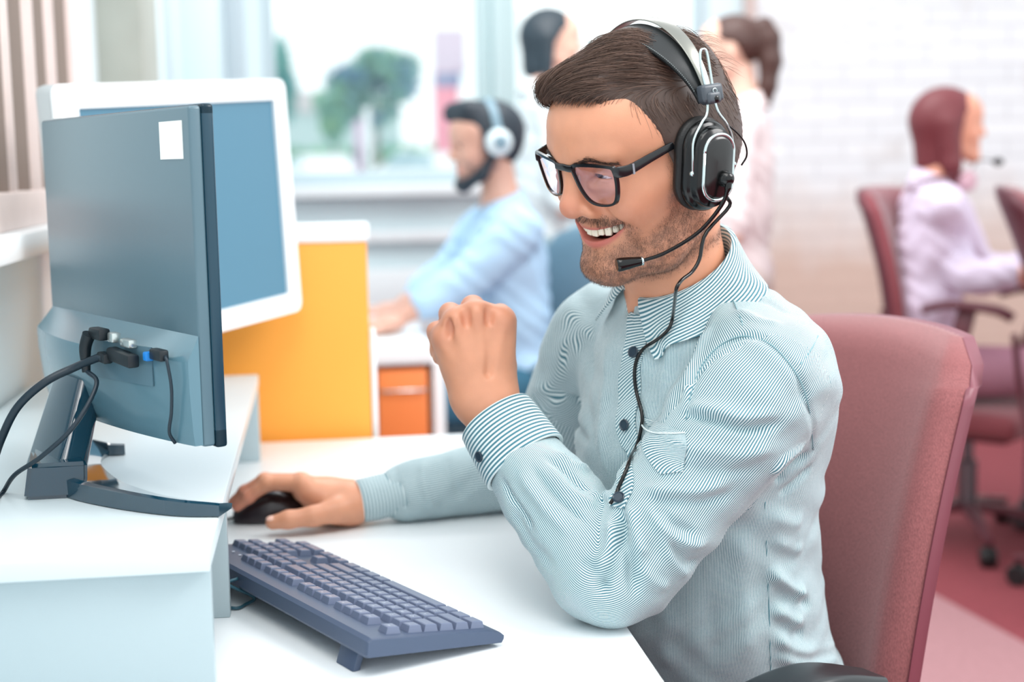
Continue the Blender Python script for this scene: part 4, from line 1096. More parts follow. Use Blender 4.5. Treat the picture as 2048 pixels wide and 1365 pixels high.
# eyebrows
for s_ in (-1, 1):
    t = r_.uniform(0, 1, 420); bx_ = np.interp(t, [0, .4, 1], [.0985, .0935, .0765]); by = s_*np.interp(t, [0, .4, 1], [.012, .027, .052]); bz = np.interp(t, [0, .45, 1], [.0395, .0465, .0415])-.0060+r_.normal(0, .0013, 420)*(1.2-.7*t)
    dr = np.stack([np.full(420, -.25), s_*(.9+.2*t), .30-.55*t], 1)
    kh = KDTree(len(hV)) if s_ < 0 else kh
    if s_ < 0: [kh.insert(v, i) for i, v in enumerate(hV)]; kh.balance()
    ni = np.array([kh.find(p)[1] for p in np.stack([bx_, by, bz], 1)]); dr = dr+hN[ni]*.08
    V, F = strands_vf(hV[ni]+r_.normal(0, .0006, (420, 3)), dr, r_.uniform(.004, .007, 420), .00019, lambda P, D, t: D, 8, 3, .10)
    o = add('eyebrow', h2w(V), F, m_hair, man); vcol(o, 'tone', np.full((len(V), 3), .15))
# beard: short stubble hairs over the shaded skin
bp_ = beard**1.2*(hN @ np.array([.5, .75, 0]) > -.35); bp_ = bp_/bp_.sum(); bi = r_.choice(len(hV), 8500, p=bp_)
dr = np.array([.25, 0, -1.])+hN[bi]*.55+np.sign(hV[bi, 1])[:, None]*np.array([0, .7, 0])*(hV[bi, 2] > -.034)[:, None]; tash_ = (hV[bi, 2] > -.034) & (hV[bi, 0] > .055)
L_ = np.where(tash_, r_.uniform(.0026, .0042, len(bi)), r_.uniform(.0012, .0028, len(bi)))*(.6+.5*beard[bi])
V, F = strands_vf(hV[bi], dr, L_, np.where(tash_, .00022, .00013), lambda P, D, t: D+np.array([0, 0, -.15]), 9, 2, .15)
o = add('beard', h2w(V), F, m_hair, man); vcol(o, 'tone', np.repeat(np.clip(r_.normal(.62, .25, len(bi)), 0, 1), 9)[:, None].repeat(3, 1))

# ---------------------------------------------------------------- eyeglasses
m_gf = mat('glasses_frame', (13, 15, 19), .20, spec=.6, noise=(260, .5)); m_hinge = mat('hinge_steel', (170, 176, 184), .25, .9)
m_lens = glass_mat('spectacle_lens', (.96, .93, .99), .10)
N_ = m_lens.node_tree.nodes; [n.inputs[0].__setattr__('default_value', (.80, .70, .98, 1)) for n in N_ if n.type == 'BSDF_GLOSSY']
gl_c = h2w((.098, 0, .03))
gls = empty('eyeglasses', tuple(gl_c), 'black square-framed eyeglasses worn by the smiling man', 'glasses')
def gx(y, z): return .1005-3.0*y*y+.16*(z-.03)
def lens_out(s, ins=0.0, n=48):
    pts = [(.0105, .0265), (.0125, .0330), (.022, .0352), (.042, .0362), (.0595, .0355), (.0640, .0325), (.0635, .018), (.0585, .0015), (.051, -.0045), (.036, -.0060), (.024, -.0025), (.0155, .009)]
    P = np.array(pts+pts[:3]); c = np.array([.037, .016]); P = c+(P-c)*(1-ins/.022)
    sp = spline(P, n*len(P)//len(pts)+1)[:n*3]
    m = len(pts); full = spline(np.array(pts+[pts[0]]), n+1)[:-1]; full = c+(full-c)*(1-ins/.022)
    return np.array([(gx(a, b), s*a, b) for a, b in full])
for s_ in (-1, 1):
    o_, i_ = lens_out(s_), lens_out(s_, .0020); th = np.array([.0016, 0, 0])
    top = (o_[:, 2] > .028)[:, None]*np.array([.0, 0, .0012])
    V, F = loft_vf([o_+th+top, o_-th+top, i_-th, i_+th], cap=False); F = F+[[3*48+j, 3*48+(j+1) % 48, (j+1) % 48, j] for j in range(48)]
    add('rim', h2w(V), F, m_gf, gls, sharp=50)
    li = lens_out(s_, .0016); c_ = li.mean(0)
    rings = [c_+(li-c_)*k+np.array([.0012*(1-k*k), 0, 0]) for k in (1, .8, .6, .4, .2, .02)]
    V, F = loft_vf(rings, cap=False); add('lens', h2w(V), F, m_lens, gls)
    P = [(gx(.062, .030)+.001, s_*.0625, .0300), (gx(.068, .03)-.001, s_*.0675, .0302), (.076, s_*.0715, .0310), (.050, s_*.0745, .0370), (.018, s_*.0785, .0430), (-.010, s_*.0815, .038), (-.028, s_*.083, .018)]
    V, F = sweep_vf(h2w(spline(P, 26)), rrect(.0085, .0032, .0014, 3), HR[:, 2], [(x, 1) for x in np.interp(np.linspace(0, 1, 26), [0, .1, .3, .6, 1], [.9, 1.35, 1.25, .9, .6])])
    add('temple', h2w(w2h(V)), F, m_gf, gls, sharp=50)
    V, F = box_vf((.0022, .0012, .0100)); add('hinge', h2w(V+np.array([.0745, s_*.0735, .0310])), F, m_hinge, gls, sharp=40)
V, F = sweep_vf(h2w(spline([(gx(y, z)+.0006, y, z) for y, z in ((-.0135, .0305), (-.007, .0300), (0, .0305), (.007, .0300), (.0135, .0305))], 14)), rrect(.0075, .0042, .0016, 3), HR[:, 2]); add('bridge', V, F, m_gf, gls, sharp=50)
for s_ in (-1, 1):
    V, F = ellipsoid_vf((.0935, s_*.0115, .019), (.0020, .0014, .0048), None, 12, 8); add('nose_pad', h2w(V), F, mat('nose_pad_clear', (214, 178, 158), .2), gls)

# ---------------------------------------------------------------- headset
m_hb = mat('headset_black', (7, 8, 9), .20, spec=.45); m_lea = mat('headset_leather', (20, 25, 27), .45, bump=(900, .2, .0006))
m_chr = mat('headset_chrome', (206, 220, 220), .16, .95); m_band = mat('headset_band', (150, 150, 143), .30, .9); m_pad = mat('headset_cushion', (8, 9, 10), .5, bump=(500, .4, .001))
m_gray = mat('headset_grey', (66, 74, 82), .38, spec=.6)
hs = empty('headset', tuple(h2w((0, 0, .14))), 'black and chrome call headset with a microphone on the smiling man\'s head', 'headset')
cu = norm((-.20, 0, .98)); cf = norm((.98, 0, .20)); cl_ = norm(np.array([0, 1, 0])+cf*.0-cu*.06)
def ring_pts(c, w, h, r, out, n=10): return np.array([c+cf*a+cu*b+cl_*out for a, b in rrect(w, h, r, n)])
for s_ in (1, -1):
    mir = (lambda P: np.asarray(P)*np.array([1, s_, 1]))
    c0 = np.array([.0035, .0, .0230])
    # soft ring against the head
    V, F = loft_vf([mir(ring_pts(c0+np.array([.001, 0, .001]), w, h, r, o)) for w, h, r, o in ((.034, .056, .016, .079), (.050, .078, .024, .0775), (.057, .088, .0275, .081), (.058, .089, .028, .085), (.056, .087, .027, .0885), (.044, .066, .020, .090))]); add('cushion', h2w(V), F, m_pad, hs)
    V, F = loft_vf([mir(ring_pts(c0, w, h, r, o)) for w, h, r, o in ((.044, .070, .020, .087), (.0535, .085, .026, .0885), (.054, .0855, .026, .0935), (.050, .081, .0245, .0965), (.046, .077, .0225, .0975), (.0445, .0755, .022, .099), (.044, .075, .0215, .104), (.041, .072, .020, .1065), (.018, .036, .008, .108))]); add('ear_cup', h2w(V), F, m_hb, hs, sharp=60)
    path = ring_pts(c0+np.array([-.003, 0, 0]), .0355, .0615, .0165, .1070, 12); path = np.vstack([path, path[:1]])
    V, F = tube_vf(h2w(mir(path)), .0019, 10); add('trim_ring', V, F, m_chr, hs)
    V, F = loft_vf([mir(ring_pts(c0+np.array([-.003, 0, 0]), w, h, r, o)) for w, h, r, o in ((.035, .060, .016, .1055), (.0335, .0585, .0155, .1082), (.029, .053, .0135, .1098), (.009, .020, .004, .1112))]); add('face_plate', h2w(V), F, mat('headset_plate', (10, 11, 12), .24, spec=.7), hs)
    # sprung wire yoke through the slider block
    W = [(.0268, .0995, .0165), (.0258, .1005, .030), (.0220, .1000, .047), (.0085, .0980, .0605), (.0000, .0960, .0660), (-.0045, .0935, .0760), (-.0065, .0905, .0900), (-.0060, .0880, .1080), (-.0085, .0860, .1210), (-.0120, .0858, .1235), (-.0155, .0868, .1205),
         (-.0150, .0895, .1050), (-.0135, .0925, .0880), (-.0125, .0950, .0740), (-.0140, .0970, .0640), (-.0190, .0995, .0540), (-.0235, .1000, .0420), (-.0250, .0995, .0250), (-.0238, .0990, .0120)]
    add('yoke', *tube_vf(h2w(mir(spline(W, 70))), .0013*HS, 10), m_chr, hs)
    for q in ((.0268, .0985, .0165), (-.0238, .0980, .0120)):
        add('pivot', *lathe_vf([(0, -.003), (.0026, -.003), (.0030, 0), (.0026, .0024), (.001, .0032), (0, .0032)], 16, HR @ np.array([0, s_, 0]), h2w(mir(q))), m_chr, hs)
    V, F = join([box_vf((.0250, .0120, .0170), (0, 0, 0), .0035, 3), box_vf((.0160, .0150, .0110), (.001, .0010, -.0045), .0030, 3)])
    V = V @ np.stack([norm((.99, 0, .12)), norm((0, 1, .22)), norm((-.12, -.22, .97))], 1).T+np.array([-.0105, .0915, .0830])
    blk = add('slider_block', h2w(mir(V)), F, m_gray, hs, sharp=45)
    V, F = ellipsoid_vf((-.0100, .1000, .0785), (.0036, .0024, .0036), None, 16, 10); add('button', h2w(mir(V)), F, m_hb, blk)
    V, F = lathe_vf([(.0020, -.0002), (.0026, -.0002), (.0026, .0004), (.0020, .0004)], 20, norm((0, 1, .25)), (-.0110, .0982, .0860)); F.pop(); F.pop(); add('ring_mark', h2w(mir(V)), F, m_chr, blk)
# metal band and leather strap over the crown
def arch(rx, rz, z0, x0, x1, n=60, a0=.14):
    a = np.linspace(math.pi*a0*.5, math.pi*(1-a0*.5), n); return np.array([(x0+(x1-x0)*math.sin(t)**2, rx*math.cos(t), z0+rz*math.sin(t)) for t in a])
Pb = arch(.0935, .094, .0530, -.0100, -.0190, 60, .20)
wd = np.sin(np.linspace(0, math.pi, 60))
V, F = sweep_vf(h2w(Pb), rrect(.0160, .0012, .0005, 2), HR[:, 0], [(.55+.55*w**.8, 1) for w in wd]); add('metal_band', V, F, m_band, hs, sharp=50)
Pp = arch(.0890, .0850, .0540, -.0060, .0050, 60, .16)
V, F = sweep_vf(h2w(Pp), rrect(.0360, .0060, .0026, 4), HR[:, 0], [(.28+.80*w**1.2, .7+.3*w) for w in wd]); add('head_strap', V, F, m_lea, hs, sharp=60)
for e in (-1, 1):
    V, F = [], []
    st_ = [h2w(Pp[i]+np.array([e*.0172*(.28+.80*wd[i]**1.2), 0, .0])+norm(Pp[i]-np.array([-.012, 0, .05]))*.0024) for i in range(3, 57)]
    seg = []
    for i in range(0, len(st_)-1):
        a, b = st_[i], st_[i+1]; 
        for k in range(2): seg.append(tube_vf([a+(b-a)*(k*.5+.05), a+(b-a)*(k*.5+.36)], .00045, 6))
    add('stitching', *join(seg), m_chr if False else mat('stitch_grey', (120, 128, 128), .6), hs)
# microphone
bpv = np.array([-.001, .1125, .0060])
add('boom_pivot', *lathe_vf([(0, -.006), (.0080, -.006), (.0085, -.002), (.0075, .002), (.0060, .006), (.0030, .0085), (0, .009)], 24, HR @ norm((.0, 1, .1)), h2w(bpv)), m_hb, hs)
Bm = [bpv+np.array([0, .004, 0]), (.003, .1180, -.003), (.010, .1140, -.018), (.028, .100, -.040), (.0533, .080, -.0560), (.0721, .064, -.0622)]
rr_ = np.interp(np.linspace(0, 1, 40), [0, .18, .24, 1], [.0036, .0034, .0021, .0018])
add('boom', *sweep_vf(h2w(spline(Bm, 40)), circle(1, 12), None, [(x, x) for x in rr_]), m_hb, hs)
a_, b_ = np.array([.0710, .0645, -.0621]), np.array([.0945, .0545, -.0611])
V, F = tube_vf(h2w([a_+(b_-a_)*t for t in (0, .04, .10, .3, .55, .8, .95, 1)]), np.array([.0026, .0038, .0046, .0050, .0060, .0066, .0066, .0056])*HS, 20); add('microphone', V, F, m_hb, hs, sharp=50)
add('mic_collar', *tube_vf(h2w([a_-(b_-a_)*.02, a_+(b_-a_)*.05]), .0046, 16), m_chr, hs)
cab_l = [(-.030, .099, .038), (-.036, .0985, .030), (-.038, .098, .015), (-.034, .097, .006)]
add('wire', *tube_vf(h2w(spline([(-.020, .100, .052), (-.030, .103, .040), (-.038, .102, .028), (-.040, .100, .016), (-.034, .098, .008)], 20)), .0009, 8), m_hb, hs)
# ---------------------------------------------------------------- striped shirt
def stripe_mat(name, freq=1/.0022, light=(224, 235, 235), dark=(76, 124, 138), duty=.50):
    """fine woven stripes running along the cloth (UV.x is metres across the stripes)"""
    m = mat(name, light, .75, spec=.25, sheen=.15)
    nt = m.node_tree; N = nt.nodes; L = nt.links; b = N['Principled BSDF']
    uv = N.new('ShaderNodeUVMap'); sp = N.new('ShaderNodeSeparateXYZ'); L.new(uv.outputs[0], sp.inputs[0])
    mu = N.new('ShaderNodeMath'); mu.operation = 'MULTIPLY'; mu.inputs[1].default_value = freq; L.new(sp.outputs[0], mu.inputs[0])
    fr = N.new('ShaderNodeMath'); fr.operation = 'PINGPONG'; fr.inputs[1].default_value = .5; L.new(mu.outputs[0], fr.inputs[0])
    mr = N.new('ShaderNodeMapRange'); mr.interpolation_type = 'SMOOTHSTEP'; mr.inputs['From Min'].default_value = .5-duty*.5-.07; mr.inputs['From Max'].default_value = .5-duty*.5+.07; L.new(fr.outputs[0], mr.inputs[0])
    mx = N.new('ShaderNodeMix'); mx.data_type = 'RGBA'; mx.inputs['A'].default_value = lin(light); mx.inputs['B'].default_value = lin(dark)
    L.new(mr.outputs[0], mx.inputs['Factor']); L.new(mx.outputs['Result'], b.inputs['Base Color'])
    t = N.new('ShaderNodeTexCoord'); n = N.new('ShaderNodeTexNoise'); n.inputs['Scale'].default_value = 45; n.inputs['Detail'].default_value = 3
    bp = N.new('ShaderNodeBump'); bp.inputs['Strength'].default_value = .35; bp.inputs['Distance'].default_value = .004
    L.new(t.outputs['Object'], n.inputs['Vector']); L.new(n.outputs['Fac'], bp.inputs['Height']); L.new(bp.outputs['Normal'], b.inputs['Normal'])
    return m
m_sh = stripe_mat('shirt_stripe')
m_btn = mat('button_navy', (34, 52, 66), .3)
m_seam = mat('seam_thread', (128, 164, 172), .7)

# sleeves follow a smooth line shoulder - elbow - wrist
def limb(a, b, c, cuff, bend=.25):
    P = []
    for t in np.linspace(0, 1-bend, 8): P.append(a+(b-a)*t)
    p0, p2 = a+(b-a)*(1-bend), b+(c-b)*bend
    for t in np.linspace(.15, .85, 6): P.append((1-t)**2*p0+2*t*(1-t)*b+t*t*p2)
    for t in np.linspace(bend, cuff, 8): P.append(b+(c-b)*t)
    return np.array(P)
LL = limb(shL, elL, wrL, .60, .13); LRm = limb(shR, elR, wrR, .79, .22)
LLs = spline(LL, 90); LRs = spline(LRm, 90)
def rad_of(n, prof): return np.interp(np.linspace(0, 1, n), [p[0] for p in prof], [p[1] for p in prof])
rL = rad_of(len(LL), ((0, .060), (.12, .0600), (.3, .0565), (.42, .0530), (.50, .0540), (.62, .0525), (.80, .0495), (.92, .0470), (1, .0450)))
rR = rad_of(len(LRm), ((0, .060), (.2, .056), (.45, .050), (.52, .047), (.65, .043), (.85, .037), (1, .0335)))
SH = Sdf()
RT3 = np.stack([ef, el, zU], 1)
SH.ell(tw(-.056, 0, .575), (.126, .158, .120), .05, rot=RT3)
SH.ell(tw(-.018, 0, .72), (.114, .142, .13), .08, rot=RT3)
SH.ell(tw(-.004, 0, .885), (.118, .152, .135), .08, rot=RT3)
SH.cone(tw(-.010, -.115, .968), tw(-.010, .115, .968), .064, .064, .05)
SH.ell(tw(-.032, 0, .940), (.086, .143, .115), .05, rot=RT3)
for s_ in (-1, 1): SH.cone(tw(.0, s_*.035, 1.030), tw(-.010, s_*.125, .990 if s_ > 0 else 1.004), .055, .050, .05)
SH.cone(neckb-zU*.03, neckb+zU*.006, .080, .060, .03)
NT_ = len(SH.p)
SH.chain(LL[:4], rL[:4], .024); SH.chain(LL[3:], rL[3:], .007); SH.chain(LRm, rR, .018)
# the open neck
n0 = h2w(nt_*.45+nb*.55)
SH.cone(neckb+zU*.0, neckb+(n0-neckb)*2.5, .0500, .0520, .006, 's')
SH.cone(neckb+ef*.062+zU*.010, neckb+ef*.10+zU*.06, .006, .030, .010, 's')
SH.func(lambda x, y, z: (z-(.56))+0*x+0*y, (-.2, .5, .40), (1.0, 2.4, .56), .004, 's')
shV, shF = SH.mesh(.0028, 2); N_sh = normals(shV, shF)
def bvh_of(V, F): return BVHTree.FromPolygons([Vector(v) for v in V], [[int(i) for i in f] for f in F])
BV = bvh_of(shV, shF)
def surf(px, py, off=0.0, bv=None):
    """point of the shirt seen at that pixel, lifted off the cloth by off"""
    d = Vector(at(px, py, 1)-CAM); h = (bv or BV).ray_cast(Vector(CAM), d)
    if h[0] is None: return at(px, py, 1.45)
    n = h[1] if h[1].dot(d) < 0 else -h[1]
    return np.array(h[0]+n*off)
# creases (depth below zero) and ridges (above) in the cloth
FOLDS = [
 ([(1372, 842), (1382, 790), (1402, 735), (1440, 692), (1490, 673), (1545, 692), (1595, 752), (1618, 820), (1626, 900)], .0045, -.0028),
 ([(1362, 832), (1427, 842), (1486, 857), (1554, 850)], .0050, -.0060), ([(1372, 812), (1430, 820), (1490, 835), (1560, 826)], .0070, .0045),
 ([(1330, 880), (1400, 900), (1480, 908), (1560, 895)], .0080, .0035), ([(1345, 925), (1420, 945), (1500, 938)], .0060, -.0030),
 ([(1290, 978), (1337, 982), (1399, 980), (1465, 964)], .0070, .0050), ([(1292, 997), (1340, 1003), (1400, 1003), (1460, 990)], .0055, -.0035),
 ([(1296, 1015), (1330, 1060), (1374, 1085), (1412, 1083)], .0065, .0050), ([(1312, 1010), (1348, 1052), (1390, 1068)], .0055, -.0035),
 ([(1318, 1066), (1350, 1124), (1374, 1148)], .0065, .0040), ([(1337, 1075), (1368, 1120), (1395, 1128)], .0055, -.0030), ([(1279, 1132), (1308, 1165), (1337, 1175)], .006, .0030),
 ([(1242, 1018), (1246, 1066), (1262, 1132), (1268, 1195)], .0060, -.0085), ([(1246, 1060), (1225, 1132), (1198, 1185)], .0050, -.0055),
 ([(1258, 1010), (1272, 1060), (1290, 1120)], .0070, .0055), ([(1228, 1040), (1222, 1090), (1195, 1140)], .0070, .0050), ([(1160, 1120), (1190, 1150), (1215, 1190)], .006, -.004),
 ([(1064, 936), (1110, 993), (1174, 1050)], .0040, -.0045), ([(999, 955), (1033, 1012), (1070, 1065)], .0040, -.0040), ([(1087, 915), (1140, 951), (1180, 986)], .0040, -.0040),
 ([(1040, 950), (1085, 1010), (1140, 1070)], .006, .0035), ([(1098, 940), (1150, 990), (1195, 1015)], .006, .0035), ([(1180, 985), (1215, 992), (1240, 1010)], .006, .005), ([(1110, 905), (1160, 935), (1200, 965)], .005, .003),
 ([(1020, 1010), (1060, 1080), (1110, 1140)], .007, -.003),
 ([(1540, 1132), (1560, 1165), (1597, 1186), (1662, 1188)], .0075, .0065), ([(1543, 1160), (1570, 1190), (1610, 1207), (1664, 1210)], .0065, -.0045),
 ([(1544, 1215), (1593, 1244), (1664, 1231)], .0075, .0060), ([(1546, 1240), (1600, 1267), (1666, 1256)], .0065, -.0045), ([(1540, 1078), (1593, 1099), (1652, 1078)], .0075, .0040), ([(1542, 1030), (1593, 1045), (1650, 1020)], .0075, .0030),
 ([(1548, 1273), (1597, 1300), (1668, 1289)], .0075, .0055), ([(1550, 1310), (1610, 1332), (1675, 1318)], .0075, .0050),
 ([(1618, 905), (1575, 940), (1553, 968)], .0050, -.0055), ([(1626, 930), (1590, 965), (1560, 990)], .0045, -.0040), ([(1610, 890), (1570, 918), (1540, 950)], .005, .0035),
 ([(1440, 575), (1395, 660), (1362, 760), (1352, 815)], .0075, -.0055), ([(1420, 655), (1388, 720), (1376, 790)], .0075, .0045), ([(1400, 590), (1345, 680), (1325, 780)], .009, .0030),
 ([(1480, 590), (1530, 600), (1580, 625)], .006, -.0025), ([(1470, 620), (1520, 640), (1560, 650)], .006, .0025),
 ([(1190, 640), (1178, 760), (1195, 900)], .010, -.0030), ([(1215, 700), (1205, 820), (1215, 950)], .009, .0030), ([(1135, 690), (1150, 800), (1170, 930)], .0075, -.005),
 ([(1300, 1180), (1330, 1260), (1350, 1340)], .012, .0030), ([(1400, 1120), (1420, 1220), (1430, 1330)], .012, -.0025), ([(1480, 1060), (1490, 1200), (1495, 1330)], .012, .0025),
 ([(790, 935), (800, 985), (815, 1025)], .005, -.0035), ([(845, 925), (850, 975), (870, 1020)], .006, .0035), ([(890, 915), (905, 960), (930, 1005)], .005, -.0035), ([(950, 905), (955, 950), (985, 990)], .006, .003),
]
def displace(V, N, folds):
    D = np.zeros(len(V))
    for px, w, d in folds:
        L_ = spline(np.array([surf(*p) for p in px]), 22); lo_, hi_ = L_.min(0)-w*3, L_.max(0)+w*3
        m = ((V > lo_) & (V < hi_)).all(1); P = V[m]
        if not len(P): continue
        dist = np.full(len(P), 9.); tt = np.zeros(len(P))
        for i in range(len(L_)-1):
            ab = L_[i+1]-L_[i]; t = np.clip(((P-L_[i]) @ ab)/(ab @ ab+1e-12), 0, 1); dd = np.linalg.norm(P-L_[i]-t[:, None]*ab, axis=1)
            b = dd < dist; dist[b] = dd[b]; tt[b] = (i+t[b])/(len(L_)-1)
        D[m] += d*np.exp(-(dist/w)**2)*np.clip(np.minimum(tt, 1-tt)*5+.15, 0, 1)
    return V+N*D[:, None]*1.35
shV = displace(shV, N_sh, FOLDS)
# broad soft waves so that no stretch of cloth is machine-smooth
wv = .0012*np.sin(shV @ np.array([55, 30, 80.])+2*np.sin(shV @ np.array([20, -35, 25.])))+.0008*np.sin(shV @ np.array([-90, 60, 120.])+1.5*np.sin(shV @ np.array([40, 30, -50.])))
shV = shV+N_sh*wv[:, None]; N_sh = normals(shV, shF); BV = bvh_of(shV, shF)

# which cloth piece each point belongs to, and its place across the stripes
def tube_param(P, line):
    T, A, B = frames(line, norm(np.cross(line[0]-line[len(line)//2], line[-1]-line[len(line)//2])))
    best = np.full(len(P), 9.); ix = np.zeros(len(P), int)
    for i, q in enumerate(line):
        d = ((P-q)**2).sum(1); m = d < best; best[m] = d[m]; ix[m] = i
    w = P-line[ix]; seg = np.linalg.norm(np.diff(line, axis=0), axis=1); s = np.concatenate([[0], np.cumsum(seg)])
    t = s[ix]+(w*T[ix]).sum(1); a = np.arctan2((w*B[ix]).sum(1), (w*A[ix]).sum(1)); return np.sqrt(best), t, a
dL, tL, aL = tube_param(shV, LLs); dR, tR, aR = tube_param(shV, LRs)
q = w2t(shV)
SEAM = [(1372, 842), (1382, 790), (1402, 735), (1440, 692), (1490, 673), (1545, 692), (1595, 752), (1618, 820), (1626, 900)]
seam3 = np.array([surf(*p) for p in SEAM]); c_s = seam3.mean(0); n_s = np.linalg.svd(seam3-c_s)[2][2]; n_s = n_s if n_s @ (elL-shL) > 0 else -n_s
rl = np.interp(tL/tL.max(), np.linspace(0, 1, len(rL)), rL); rr2 = np.interp(tR/tR.max(), np.linspace(0, 1, len(rR)), rR)
SB = Sdf(); SB.p = SH.p[:NT_]
def eval_sdf(S, P):
    f = np.full(len(P), .3)
    for fn, a, b, k, op in S.p:
        d = fn(P[:, 0], P[:, 1], P[:, 2])
        if op == 'u': h_ = np.maximum(k-np.abs(f-d), 0)/k; f = np.minimum(f, d)-h_*h_*k*.25
    return f
dB = eval_sdf(SB, shV)
isL = (dL-rl < dB+.006) & (((shV-c_s) @ n_s > 0) | (tL > .20)) & (dL < .075)
isR = (dR-rr2 < dB+.006) & (((shV-shR) @ norm(norm(elR-shR)*.55-el*.8) > .045) | (tR > .20)) & (dR < .075) & (tR > .12)
reg = np.where(isL, 1, np.where(isR, 2, 0))
th_ = np.arctan2(q[:, 1]/.165, q[:, 0]/.118)
u_all = np.stack([th_*.160, aL*.058, aR*.032], 1); per = np.array([.160, .058, .032])*2*np.pi
# whole numbers of stripes round each piece, so that the stripes close on themselves
ST = .0022; u_all *= (np.round(per/ST)*ST/per)[None]; per = np.round(per/ST)*ST
freg = np.where((reg[shF] == 1).sum(1) >= 2, 1, np.where((reg[shF] == 2).sum(1) >= 2, 2, 0))
uf = np.stack([u_all[shF[:, i], freg] for i in range(4)], 1)
pf = per[freg][:, None]; uf = uf-np.round((uf-uf[:, :1])/pf)*pf
uvs = np.stack([uf, np.repeat(shV[shF][:, :, 2], 1, 1)], -1).reshape(-1, 2)
shirt = add('shirt', shV, shF, m_sh, man, uv=uvs)
add('armhole_seam', *tube_vf(spline(np.array([surf(*p, .0004) for p in SEAM]), 60), .0006, 6), m_seam, shirt)
add('side_seam', *tube_vf(spline(np.array([surf(*p, .0002) for p in ((1530, 1005), (1533, 1100), (1537, 1200), (1540, 1290), (1542, 1350))]), 50), .0005, 6), m_seam, shirt)
add('shoulder_seam', *tube_vf(spline(np.array([surf(*p, .0003) for p in ((1448, 560), (1466, 600), (1482, 640), (1492, 672))]), 20), .0006, 6), m_seam, shirt)
add('yoke_seam', *tube_vf(spline(np.array([surf(*p, .0003) for p in ((1600, 730), (1622, 700), (1636, 672))]), 16), .0006, 6), m_seam, shirt)

def strip(name, A, B, m_, parent, th=.0016, off=.0016, nu=40, nv=6, ucoord='len'):
    """a piece of cloth lying on the shirt between two edges"""
    A = np.array([surf(*p, off) for p in A]); B = np.array([surf(*p, off) for p in B]); A = spline(A, nu); B = spline(B, nu)
    G = np.array([[A[i]*(1-v)+B[i]*v for v in np.linspace(0, 1, nv)] for i in range(nu)])
    for i in range(nu):
        for j in range(nv):
            h = BV.find_nearest(Vector(G[i, j]))
            if h[0] is not None: G[i, j] = np.array(h[0]+h[1]*off)
    V, F = sheet_vf(G, th)
    s = np.concatenate([[0], np.cumsum(np.linalg.norm(np.diff(A, axis=0), axis=1))]); w = np.linalg.norm(B-A, axis=1).mean()
    su = np.repeat(s[:, None], nv, 1).ravel(); sv = np.repeat(np.linspace(0, w, nv)[None], nu, 0).ravel()
    co = (su*.94+sv*.34)*.6 if ucoord == 'len' else sv
    co = np.concatenate([co, co]); uv = [(co[i], 0) for f in F for i in f]
    return add(name, V, F, m_, parent, uv=uv, sharp=60)
strip('placket', [(1262, 628), (1250, 700), (1240, 760), (1237, 826), (1247, 894), (1237, 965), (1222, 1012)], [(1304, 640), (1290, 700), (1281, 740), (1279, 803), (1277, 871), (1268, 958), (1250, 1018)], m_sh, shirt)
strip('pocket', [(1284, 832), (1288, 880), (1302, 925), (1322, 950)], [(1372, 872), (1374, 895), (1370, 920), (1366, 945)], m_sh, shirt, off=.0012, nv=12)
add('pocket_edge', *tube_vf(spline(np.array([surf(*p, .0026) for p in ((1284, 822), (1286, 850), (1305, 868), (1345, 870), (1372, 868))]), 30), .0009, 6), m_sh, shirt, uv=None)
def button(p, n, r, parent):
    n = norm(n); V, F = lathe_vf([(0, -.0005), (r*.9, -.0005), (r, .0003), (r, .0012), (r*.88, .0018), (r*.72, .0012), (r*.70, .0010), (0, .0010)], 22, n, p)
    b = add('button', V, F, m_btn, parent, sharp=40)
    a = norm(np.cross(n, zU)); c = np.cross(n, a)
    hs_ = [lathe_vf([(0, .0009), (r*.13, .0009), (r*.13, .0013), (0, .0013)], 8, n, p+a*i*r*.26+c*j*r*.26) for i in (-1, 1) for j in (-1, 1)]
    return b
for px in ((1271, 706), (1254, 851), (1239, 1000)):
    p = surf(*px, .0042); h = BV.find_nearest(Vector(p)); button(p, np.array(h[1]), .0062, shirt)

def cuff(line, r0, r1, t0, t1, name, flat, btn=None):
    a = line[0]+(line[1]-line[0])*t0; b = line[0]+(line[1]-line[0])*t1; ax = norm(b-a); A = norm(flat-ax*(flat @ ax)); B = np.cross(ax, A)
    n = 56; an = np.linspace(0, 2*np.pi, n, endpoint=False); L = np.linalg.norm(b-a)
    prof = [(0.0, r0-.003), (-.0005, r0-.0012), (.0008, r0), (.2*L, r0+(r1-r0)*.2+.0004), (.5*L, r0+(r1-r0)*.5+.0004), (.8*L, r0+(r1-r0)*.8+.0002), (L-.0008, r1), (L, r1-.0015), (L-.001, r1-.004)]
    inner = [(.02, r0-.0026), (.004, r0-.0028)]
    rings = [a+ax*h+(r*.93)*np.cos(an)[:, None]*A+(r*1.06)*np.sin(an)[:, None]*B for h, r in inner+prof]
    V, F = loft_vf(rings, cap=False)
    hh = np.concatenate([np.full(n, h) for h, r in inner+prof])
    wob = .0006*np.sin(3*np.tile(an, len(rings))+hh*60); ctr = a+((V-a) @ ax)[:, None]*ax; V = V+(V-ctr)/(np.linalg.norm(V-ctr, axis=1)[:, None])*wob[:, None]
    uv = [(hh[i]*.5, 0) for f in F for i in f]
    return add(name, V, F, m_sh, shirt, uv=uv, sharp=50)
cufL = cuff((wrL, elL), .0400, .0450, .075, .335, 'cuff', -vL)
cufR = cuff((wrR, elR), .0300, .0315, .005, .27, 'cuff', zU)
BC = bvh_of(*[np.array([v.co[:] for v in cufL.data.vertices])+np.array(man.location), [list(p.vertices) for p in cufL.data.polygons]])
